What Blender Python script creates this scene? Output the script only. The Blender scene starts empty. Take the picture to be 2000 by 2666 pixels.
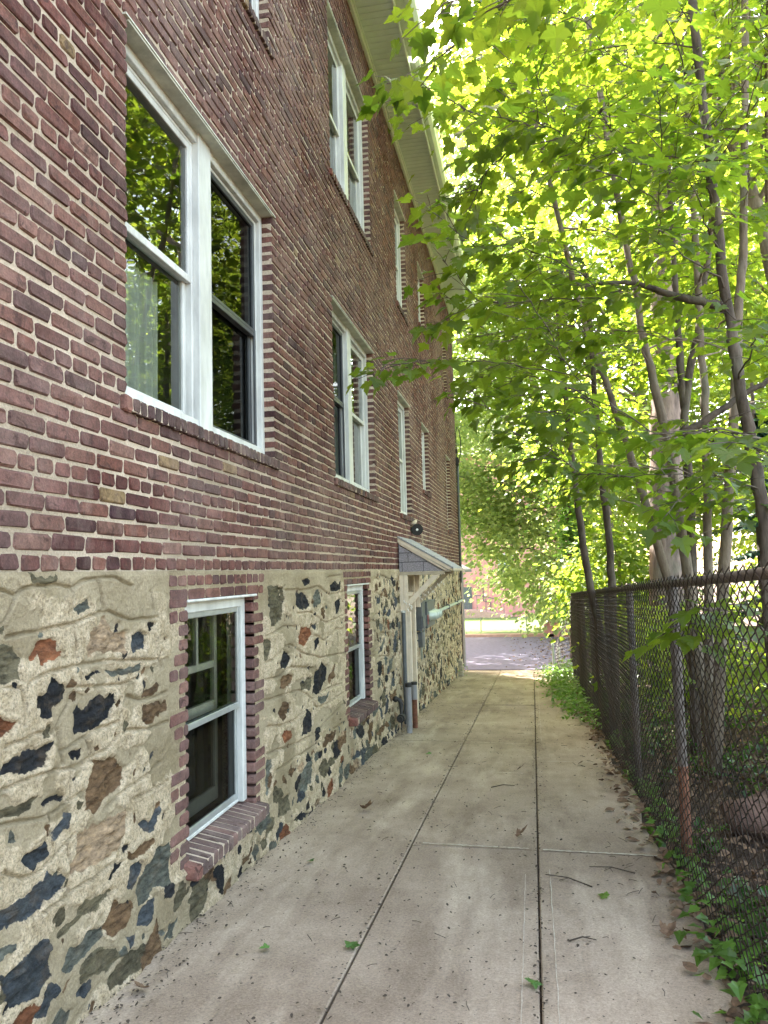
import bpy, math, random
import numpy as np
from mathutils import Vector, Matrix
R=math.radians
scene=bpy.context.scene
COL=scene.collection
rng=np.random.default_rng(11); random.seed(11)

# ---------------------------------------------------------------- camera
cam_d=bpy.data.cameras.new('camera'); cam=bpy.data.objects.new('camera',cam_d); COL.objects.link(cam)
cam_d.sensor_fit='VERTICAL'; cam_d.sensor_height=36.0; cam_d.lens=27.007; cam_d.clip_start=.05; cam_d.clip_end=3000
_r=((0.981897,0.040352,-0.185067),(0.187594,-0.072001,0.979604),(-0.026204,0.996588,0.078267))
cam.matrix_world=Matrix(((_r[0][0],_r[0][1],-_r[0][2],1.70),(_r[1][0],_r[1][1],-_r[1][2],0),(_r[2][0],_r[2][1],-_r[2][2],0),(0,0,0,1)))
scene.camera=cam
# ---------------------------------------------------------------- light
SUN=Vector((-.38,.50,.78)).normalized()
w=bpy.data.worlds.new('World'); scene.world=w; w.use_nodes=True
nt=w.node_tree; bg=nt.nodes['Background']; sky=nt.nodes.new('ShaderNodeTexSky'); sky.sky_type='NISHITA'; sky.sun_disc=False
sky.sun_elevation=math.asin(SUN.z); sky.sun_rotation=math.atan2(SUN.x,SUN.y); sky.air_density=1.0; sky.dust_density=2.5
tn=nt.nodes.new('ShaderNodeMix'); tn.data_type='RGBA'; tn.blend_type='MULTIPLY'; tn.inputs[0].default_value=1; tn.inputs[7].default_value=(1,.84,.66,1)  # warm tint over the sky in place of white balance
nt.links.new(sky.outputs[0],tn.inputs[6]); nt.links.new(tn.outputs[2],bg.inputs[0]); bg.inputs[1].default_value=.15
sl=bpy.data.lights.new('sun','SUN'); sl.energy=2.8; sl.angle=R(.5); sl.color=(1,.95,.86)
so=bpy.data.objects.new('sun',sl); COL.objects.link(so); so.rotation_euler=(-SUN).to_track_quat('-Z','Y').to_euler()
scene.view_settings.view_transform='Standard'; scene.view_settings.look='None'; scene.view_settings.exposure=3.9; scene.view_settings.gamma=1
scene.cycles.use_denoising=True
scene.cycles.max_bounces=8; scene.cycles.diffuse_bounces=4; scene.cycles.glossy_bounces=4; scene.cycles.transmission_bounces=6; scene.cycles.transparent_max_bounces=12
scene.cycles.caustics_reflective=False; scene.cycles.caustics_refractive=False
scene.cycles.sample_clamp_indirect=6

# ---------------------------------------------------------------- helpers
def mesh_np(name,V,faces,mats=None,parent=None,mat_idx=None,attrs=None,fattrs=None,smooth=False,loc=(0,0,0)):
    """faces: list of (n,k) int arrays"""
    V=np.asarray(V,np.float32); faces=[np.asarray(f,np.int32) for f in faces if len(f)]
    m=bpy.data.meshes.new(name)
    m.vertices.add(len(V)); m.vertices.foreach_set('co',V.ravel())
    li=np.concatenate([f.ravel() for f in faces]); cnt=np.concatenate([np.full(len(f),f.shape[1],np.int32) for f in faces])
    st=np.concatenate([[0],np.cumsum(cnt)[:-1]]).astype(np.int32)
    m.loops.add(len(li)); m.loops.foreach_set('vertex_index',li)
    m.polygons.add(len(cnt)); m.polygons.foreach_set('loop_start',st)
    if mat_idx is not None: m.polygons.foreach_set('material_index',np.asarray(mat_idx,np.int32))
    m.polygons.foreach_set('use_smooth',np.full(len(cnt),bool(smooth)))
    m.update(calc_edges=True); m.validate()
    for k,a in (attrs or {}).items():
        a=np.asarray(a,np.float32)
        if a.ndim==2:
            at=m.attributes.new(k,'FLOAT_COLOR','POINT'); at.data.foreach_set('color',np.c_[a,np.ones(len(a))].astype(np.float32).ravel())
        else:
            at=m.attributes.new(k,'FLOAT','POINT'); at.data.foreach_set('value',a)
    for mt in (mats if isinstance(mats,(list,tuple)) else [mats]):
        if mt: m.materials.append(mt)
    o=bpy.data.objects.new(name,m); COL.objects.link(o); o.location=loc
    if parent: o.parent=parent
    return o
class MB:
    def __init__(s): s.v=[]; s.f={3:[],4:[]}; s.n=0; s.other=[]
    def add(s,V,F4=(),F3=()):
        V=np.asarray(V,float); s.v.append(V)
        for f in F4: s.f[4].append([i+s.n for i in f])
        for f in F3: s.f[3].append([i+s.n for i in f])
        s.n+=len(V); return s
    def ngon(s,V): 
        s.v.append(np.asarray(V,float)); s.other.append(np.arange(s.n,s.n+len(V))[None]); s.n+=len(V); return s
    def box(s,x0,x1,y0,y1,z0,z1,c=.0):
        V=[(x,y,z) for x in(x0,x1) for y in(y0,y1) for z in(z0,z1)]
        return s.add(V,[(0,1,3,2),(4,6,7,5),(0,4,5,1),(2,3,7,6),(0,2,6,4),(1,5,7,3)])
    def prism(s,poly,axis,a,b):
        """extrude 2D polygon along axis (0,1,2) from a to b"""
        n=len(poly)
        def mk(p,t): 
            l=list(p); l.insert(axis,t); return l
        V=[mk(p,a) for p in poly]+[mk(p,b) for p in poly]
        s.add(V,[(i,(i+1)%n,n+(i+1)%n,n+i) for i in range(n)])
        s.other.append(np.arange(s.n-2*n,s.n-n)[None][:,::-1]); s.other.append(np.arange(s.n-n,s.n)[None]); return s
    def tube(s,pts,rad,n=6,caps=True):
        P=np.asarray(pts,float); k=len(P); rad=np.broadcast_to(np.asarray(rad,float),(k,))
        T=np.gradient(P,axis=0) if k>2 else np.repeat((P[1]-P[0])[None],k,0); T/=np.linalg.norm(T,axis=1)[:,None]+1e-9
        up=np.array([0,0,1.]) if abs(T[:,2]).mean()<.8 else np.array([1.,0,0])
        A=np.cross(T,up); A/=np.linalg.norm(A,axis=1)[:,None]+1e-9; B=np.cross(T,A)
        th=np.arange(n)*2*math.pi/n
        V=(P[:,None]+rad[:,None,None]*(np.cos(th)[None,:,None]*A[:,None]+np.sin(th)[None,:,None]*B[:,None])).reshape(-1,3)
        b=s.n; s.v.append(V); s.n+=len(V)
        for i in range(k-1):
            for j in range(n): s.f[4].append([b+i*n+j,b+i*n+(j+1)%n,b+(i+1)*n+(j+1)%n,b+(i+1)*n+j])
        if caps:
            s.other.append((b+np.arange(n))[None][:,::-1]); s.other.append((b+(k-1)*n+np.arange(n))[None])
        return s
    def build(s,name,mat,parent=None,smooth=False,bevel=0,loc=(0,0,0),attrs=None):
        fs=[np.array(s.f[4]) if s.f[4] else np.zeros((0,4)),np.array(s.f[3]) if s.f[3] else np.zeros((0,3))]+s.other
        V=np.concatenate(s.v)-np.asarray(loc) if parent is None else np.concatenate(s.v)
        if parent is not None: V=V-np.array(worldloc(parent))
        o=mesh_np(name,V,fs,mat,parent,smooth=smooth,attrs=attrs,loc=loc if parent is None else (0,0,0))
        if bevel:
            b=o.modifiers.new('bevel','BEVEL'); b.width=bevel; b.segments=1; b.limit_method='ANGLE'
        return o
def worldloc(o):
    l=Vector((0,0,0))
    while o: l+=o.location; o=o.parent
    return l
def tag(o,label=None,cat=None,group=None,kind=None):
    for k,v in (('label',label),('category',cat),('group',group),('kind',kind)):
        if v: o[k]=v
    return o
def thing(name,label,cat,loc=(0,0,0),group=None):
    o=bpy.data.objects.new(name,None); COL.objects.link(o); o.location=loc; o.empty_display_size=.1
    return tag(o,label,cat,group)

def hsh(i,j,k,s=0):
    h=(i*374761393+j*668265263+k*2147483647+s*1274126177).astype(np.int64)&0xffffffff
    h=((h^(h>>13))*1274126177)&0xffffffff
    return ((h^(h>>16))&0xffff)/65535.
def vnoise(x,y,z=None,s=0):
    x=np.asarray(x,float); y=np.asarray(y,float); z=np.zeros_like(x) if z is None else np.asarray(z,float)
    i,j,k=np.floor(x).astype(np.int64),np.floor(y).astype(np.int64),np.floor(z).astype(np.int64)
    u,v,w_=x-i,y-j,z-k; u=u*u*(3-2*u); v=v*v*(3-2*v); w_=w_*w_*(3-2*w_)
    r=0
    for a in(0,1):
        for b in(0,1):
            for c in(0,1):
                r=r+hsh(i+a,j+b,k+c,s)*(u if a else 1-u)*(v if b else 1-v)*(w_ if c else 1-w_)
    return r-.5
def fbm(x,y,oct=4,s=0,gain=.5):
    r=0;a=1;f=1
    for o in range(oct): r=r+a*vnoise(np.asarray(x)*f,np.asarray(y)*f,None,s+o*7); a*=gain; f*=2.03
    return r

# ---------------------------------------------------------------- materials
class NM:
    def __init__(s,name):
        s.m=bpy.data.materials.new(name); s.m.use_nodes=True; s.t=s.m.node_tree; s.b=s.t.nodes['Principled BSDF']; s.out=s.t.nodes['Material Output']
        s._tc=None
    def n(s,t,**k):
        o=s.t.nodes.new('ShaderNode'+t)
        for a,v in k.items(): setattr(o,a,v)
        return o
    def l(s,a,b): s.t.links.new(a,b)
    def obj(s):
        if not s._tc: s._tc=s.n('TexCoord').outputs['Object']
        return s._tc
    def noise(s,scale,detail=4,rough=.55,vec=None,stretch=None,dist=0):
        o=s.n('TexNoise'); o.inputs['Scale'].default_value=scale; o.inputs['Detail'].default_value=detail; o.inputs['Roughness'].default_value=rough; o.inputs['Distortion'].default_value=dist
        v=vec or s.obj()
        if stretch:
            mp=s.n('Mapping'); mp.inputs['Scale'].default_value=stretch; s.l(v,mp.inputs[0]); v=mp.outputs[0]
        s.l(v,o.inputs['Vector']); return o.outputs['Fac']
    def ramp(s,fac,stops):
        o=s.n('ValToRGB'); e=o.color_ramp.elements
        while len(e)<len(stops): e.new(.5)
        for i,(p,c) in enumerate(stops):
            e[i].position=p; e[i].color=(*c,1) if isinstance(c,tuple) else (c,c,c,1)
        s.l(fac,o.inputs[0]); return o.outputs[0]
    def mix(s,fac,a,b,mode='MIX'):
        o=s.n('Mix',data_type='RGBA',blend_type=mode)
        for i,v in ((0,fac),(6,a),(7,b)):
            if hasattr(v,'links'): s.l(v,o.inputs[i])
            elif isinstance(v,tuple): o.inputs[i].default_value=(*v,1)
            else: o.inputs[i].default_value=v
        return o.outputs[2]
    def math(s,op,a,b=0.):
        o=s.n('Math',operation=op)
        for i,v in ((0,a),(1,b)):
            if hasattr(v,'links'): s.l(v,o.inputs[i])
            else: o.inputs[i].default_value=v
        return o.outputs[0]
    def attr(s,name,col=True):
        o=s.n('Attribute',attribute_name=name); return o.outputs['Color' if col else 'Fac']
    def col(s,v):
        i=s.b.inputs['Base Color']
        if hasattr(v,'links'): s.l(v,i)
        else: i.default_value=(*v,1)
        return s
    def rough(s,v,spec=None):
        i=s.b.inputs['Roughness']
        if hasattr(v,'links'): s.l(v,i)
        else: i.default_value=v
        if spec is not None: s.b.inputs['Specular IOR Level'].default_value=spec
        return s
    def bump(s,h,dist=.01,strength=1.):
        o=s.n('Bump'); o.inputs['Distance'].default_value=dist; o.inputs['Strength'].default_value=strength
        s.l(h,o.inputs['Height']); s.l(o.outputs[0],s.b.inputs['Normal']); return s
def simple(name,c,rough=.5,metal=0,var=.15,scale=8,bump=0,spec=.4,stretch=None):
    m=NM(name); f=m.noise(scale,5,.6,stretch=stretch)
    lo=tuple(x*(1-var) for x in c); hi=tuple(min(1,x*(1+var)) for x in c)
    m.col(m.ramp(f,[(.3,lo),(.7,hi)])).rough(rough,spec); m.b.inputs['Metallic'].default_value=metal
    if bump: m.bump(m.noise(scale*6,4,.6,stretch=stretch),bump)
    return m.m
def mk_brick():
    m=NM('brick'); c=m.attr('bcol'); c=m.mix(.75,c,m.mix(1.,c,m.ramp(m.noise(24,5,.72),[(.3,.35),(.5,1.),(.7,1.6)]),'MULTIPLY')); c=m.mix(m.ramp(m.noise(.7,4,.6),[(.40,0.),(.68,.42)]),c,(.34,.25,.215)); c=m.mix(m.ramp(m.noise(11,3,.6,dist=1.),[(.60,0.),(.66,.7)]),c,(.055,.03,.027))
    f=m.noise(9,5,.65); c=m.mix(m.ramp(f,[(.42,0.),(.72,.75)]),c,m.mix(1.,c,(.45,.4,.42),'MULTIPLY'))
    g=m.noise(5,4,.7,stretch=(1,1,.35)); c=m.mix(m.ramp(g,[(.55,0.),(.8,.5)]),c,(.26,.19,.165))
    gr=m.noise(110,3,.75); c=m.mix(.6,c,m.mix(1.,c,m.ramp(gr,[(.3,.55),(.7,1.35)]),'MULTIPLY'))
    m.col(c).rough(.85,.25)
    m.bump(m.math('ADD',m.noise(55,5,.65),m.math('MULTIPLY',m.noise(260,2,.6),.35)),.005,.9); return m.m
def mk_mortar(name='mortar',a=(.37,.305,.225),b=(.57,.475,.365)):
    m=NM(name); f=m.noise(1.3,4,.6); g=m.noise(100,4,.8)
    c=m.mix(m.ramp(f,[(.35,0.),(.65,1.)]),a,b); c=m.mix(.55,c,m.mix(1.,c,m.ramp(g,[(.3,.5),(.7,1.45)]),'MULTIPLY'))
    m.col(c).rough(.95,.15).bump(m.math('ADD',m.noise(40,5,.7),m.math('MULTIPLY',g,.6)),.008,1.); return m.m
def mk_foundation():
    m=NM('rubble_stone'); st=m.attr('stone',False); sc=m.attr('scol')
    big=m.noise(2.2,5,.65); gr=m.noise(85,4,.82); md=m.noise(16,5,.7)
    sk=m.attr('skim',False); skn=m.ramp(m.math('ADD',sk,m.math('MULTIPLY',m.math('SUBTRACT',m.noise(26,5,.75),.5),.9)),[(.25,0.),(.75,1.)])
    cream=m.mix(m.ramp(md,[(.35,0.),(.65,1.)]),(.45,.355,.225),(.70,.585,.415))
    tan=m.mix(m.ramp(big,[(.36,0.),(.62,1.)]),(.34,.275,.17),(.50,.415,.28))
    cream=m.mix(.85,cream,m.mix(1.,cream,m.ramp(gr,[(.34,.35),(.5,1.),(.66,1.35)]),'MULTIPLY')); tan=m.mix(.4,tan,m.mix(1.,tan,m.ramp(gr,[(.34,.4),(.66,1.4)]),'MULTIPLY'))
    mort=m.mix(skn,cream,tan)
    s1=m.noise(30,6,.75,stretch=(1,.5,1.5)); s2=m.noise(9,5,.7)
    stn=m.mix(m.ramp(s1,[(.3,0.),(.75,1.)]),m.mix(1.,sc,(.28,.28,.30),'MULTIPLY'),m.mix(1.,sc,(2.3,2.2,2.05),'MULTIPLY'))
    stn=m.mix(m.ramp(s2,[(.52,0.),(.75,.4)]),stn,(.24,.17,.10))
    fac=m.math('ADD',st,m.math('MULTIPLY',m.math('SUBTRACT',m.noise(60,4,.75),.5),.55))
    m.col(m.mix(m.ramp(fac,[(.44,0.),(.54,1.)]),mort,stn)).rough(.9,.2)
    m.bump(m.math('ADD',m.noise(32,6,.75),m.math('MULTIPLY',gr,.7)),.022,1.); return m.m
def mk_concrete():
    m=NM('concrete'); big=m.noise(.8,6,.62); md=m.noise(5,6,.7); fine=m.noise(90,4,.82)
    c=m.mix(m.ramp(big,[(.33,0.),(.66,1.)]),(.275,.213,.157),(.46,.375,.287))
    st=m.noise(2.0,5,.65,stretch=(1.6,.45,1)); c=m.mix(m.ramp(st,[(.47,0.),(.68,.75)]),c,(.20,.15,.105))
    c=m.mix(m.ramp(m.noise(1.4,5,.6,stretch=(2.2,.4,1)),[(.54,0.),(.72,.7)]),c,(.54,.45,.345))
    c=m.mix(m.ramp(md,[(.48,0.),(.75,.5)]),c,m.mix(1.,c,(.66,.64,.6),'MULTIPLY'))
    c=m.mix(.7,c,m.mix(1.,c,m.ramp(fine,[(.28,.45),(.72,1.5)]),'MULTIPLY'))
    v=m.n('TexVoronoi'); v.inputs['Scale'].default_value=38; m.l(m.obj(),v.inputs['Vector'])
    c=m.mix(m.ramp(v.outputs['Distance'],[(.06,.75),(.13,0.)]),c,(.09,.075,.055))
    m.col(c).rough(.9,.25).bump(m.math('ADD',m.math('MULTIPLY',md,.6),m.math('MULTIPLY',fine,.5)),.004,.8); return m.m
def mk_leaf(name,base,trans,rough=.45,tfac=.5,var=.45):
    m=NM(name); t=m.attr('tint',False)
    lo=tuple(x*(1-var) for x in base); hi=tuple(x*(1+var) for x in base)
    c=m.ramp(t,[(0.,lo),(1.,hi)])
    tlo=(trans[0]*.55,trans[1]*.72,trans[2]*.8); tc=m.ramp(t,[(0.,tlo),(1.,trans)])
    m.col(c).rough(rough,.4)
    tb=m.n('BsdfTranslucent'); m.l(tc,tb.inputs[0]); mx=m.n('MixShader'); mx.inputs[0].default_value=tfac
    m.l(m.b.outputs[0],mx.inputs[1]); m.l(tb.outputs[0],mx.inputs[2]); m.l(mx.outputs[0],m.out.inputs[0]); return m.m
def mk_glass(name='glass',refl=1.5,tint=(.75,.82,.8)):
    m=NM(name); fr=m.n('Fresnel'); fr.inputs[0].default_value=1.5
    tr=m.n('BsdfTransparent'); tr.inputs[0].default_value=(*tint,1); gl=m.n('BsdfGlossy'); gl.inputs[1].default_value=.0
    gl.inputs[0].default_value=(.95,.97,.95,1)
    bp=m.n('Bump'); bp.inputs['Distance'].default_value=.002; bp.inputs['Strength'].default_value=.35; m.l(m.noise(3.2,2,.5),bp.inputs['Height']); m.l(bp.outputs[0],gl.inputs['Normal'])
    mx=m.n('MixShader'); o=m.n('Math',operation='MULTIPLY',use_clamp=True); o.inputs[1].default_value=refl; m.l(fr.outputs[0],o.inputs[0])
    m.l(o.outputs[0],mx.inputs[0]); m.l(tr.outputs[0],mx.inputs[1]); m.l(gl.outputs[0],mx.inputs[2]); m.l(mx.outputs[0],m.out.inputs[0]); return m.m
def mk_bark(name,a,b,scale=14):
    m=NM(name); f=m.noise(scale,6,.7,stretch=(1,1,.25)); g=m.noise(2.5,4,.6)
    c=m.mix(m.ramp(f,[(.35,0.),(.65,1.)]),a,b); c=m.mix(m.ramp(g,[(.5,0.),(.7,.4)]),c,(.22,.22,.16)); m.col(c).rough(.9,.2).bump(f,.02,1.); return m.m
BRICK=mk_brick(); MORTAR=mk_mortar(); FOUND=mk_foundation(); CONC=mk_concrete(); GLASS=mk_glass()
GLASSD=mk_glass('screened_glass',.4,(.28,.31,.31))
WHITE=simple('white_frame_paint',(.55,.56,.53),.5,var=.22,scale=9,bump=.002,stretch=(1,1,.3))
LINTEL=simple('lintel_paint',(.50,.50,.42),.6,var=.3,scale=7,bump=.003)
SOFFIT=simple('soffit_vinyl',(.70,.79,.74),.5,var=.1,scale=3)  # white vinyl tinted green for the light the leaves reflect
GUTTER=simple('gutter_metal',(.72,.78,.72),.35,var=.08,scale=3)
DARKS=simple('dark_sash',(.055,.06,.062),.4,var=.2)
GREYS=simple('aluminium_sash',(.42,.45,.44),.35,.5,var=.15)
CREAM=simple('cream_paint',(.66,.57,.44),.55,var=.12,scale=9,bump=.002)
CREAMD=simple('worn_cream_paint',(.42,.36,.26),.6,var=.2,scale=9,bump=.003)
SHING=simple('asphalt_shingle',(.33,.33,.34),.9,var=.4,scale=60,bump=.004)
SHINGP=simple('shingle_panel',(.30,.28,.30),.9,var=.4,scale=70,bump=.004)
BLACK=simple('black_rubber',(.02,.02,.02),.5,var=.3)
DGREY=simple('dark_grey_metal',(.10,.11,.115),.5,.2,var=.25,scale=12)
MGREY=simple('grey_pipe',(.25,.25,.255),.5,.1,var=.15)
PALE=simple('pale_meter_metal',(.42,.48,.43),.4,.2,var=.12)
RUST=simple('rusty_iron',(.17,.07,.04),.85,.1,var=.45,scale=25,bump=.004)
REDL=simple('red_tag',(.4,.03,.03),.6)
PLAST=simple('plaster_interior',(.30,.28,.25),.9,var=.1)
CURT=simple('pale_curtain',(.52,.52,.46),.9,var=.1)
FENCE=simple('weathered_wire',(.030,.019,.013),.65,.0,var=.7,scale=2.2)
FRAIL=simple('weathered_rail',(.16,.13,.11),.7,.2,var=.4,scale=9,bump=.003)
FPOST=simple('weathered_post',(.125,.105,.095),.7,.2,var=.35,scale=9,bump=.003)
ASPH=simple('asphalt',(.135,.12,.175),.9,var=.25,scale=9,bump=.004)
KERB=simple('pinkish_kerb',(.42,.27,.22),.85,var=.2,scale=6)
ROOFM=simple('roof_shingle',(.12,.115,.11),.9,var=.3,scale=20)
BARK=mk_bark('sapling_bark',(.11,.085,.065),(.25,.20,.15)); BARKD=mk_bark('dark_bark',(.05,.04,.032),(.13,.10,.078)); BARKB=mk_bark('flaking_bark',(.10,.08,.072),(.36,.27,.235),6)
LEAF=mk_leaf('maple_leaf',(.06,.102,.013),(.39,.51,.03),tfac=.52)
LEAFB=mk_leaf('sunlit_tint_maple_leaf',(.10,.16,.028),(.52,.62,.06),tfac=.54)  # brighter copy of the maple leaf, sunlight put into its colour
LEAFC=mk_leaf('washed_out_maple_leaf',(.17,.225,.07),(.68,.76,.26),tfac=.55)  # leaf colour lightened to carry the washed-out glare of far foliage
SPRUCE=mk_leaf('spruce_needles',(.02,.055,.03),(.05,.12,.05),tfac=.25)
IVY=mk_leaf('ivy_leaf',(.03,.075,.018),(.16,.34,.04),rough=.25,tfac=.3)
IVYB=mk_leaf('bright_ivy_leaf',(.07,.15,.025),(.34,.56,.07),rough=.3,tfac=.4)
DRY=simple('dry_leaf',(.16,.10,.06),.9,var=.5,scale=30)
GREENL=mk_leaf('fallen_green_leaf',(.06,.14,.03),(.2,.4,.05),tfac=.2)
TWIG=simple('twig_bark',(.06,.045,.032),.9,var=.3)

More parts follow.
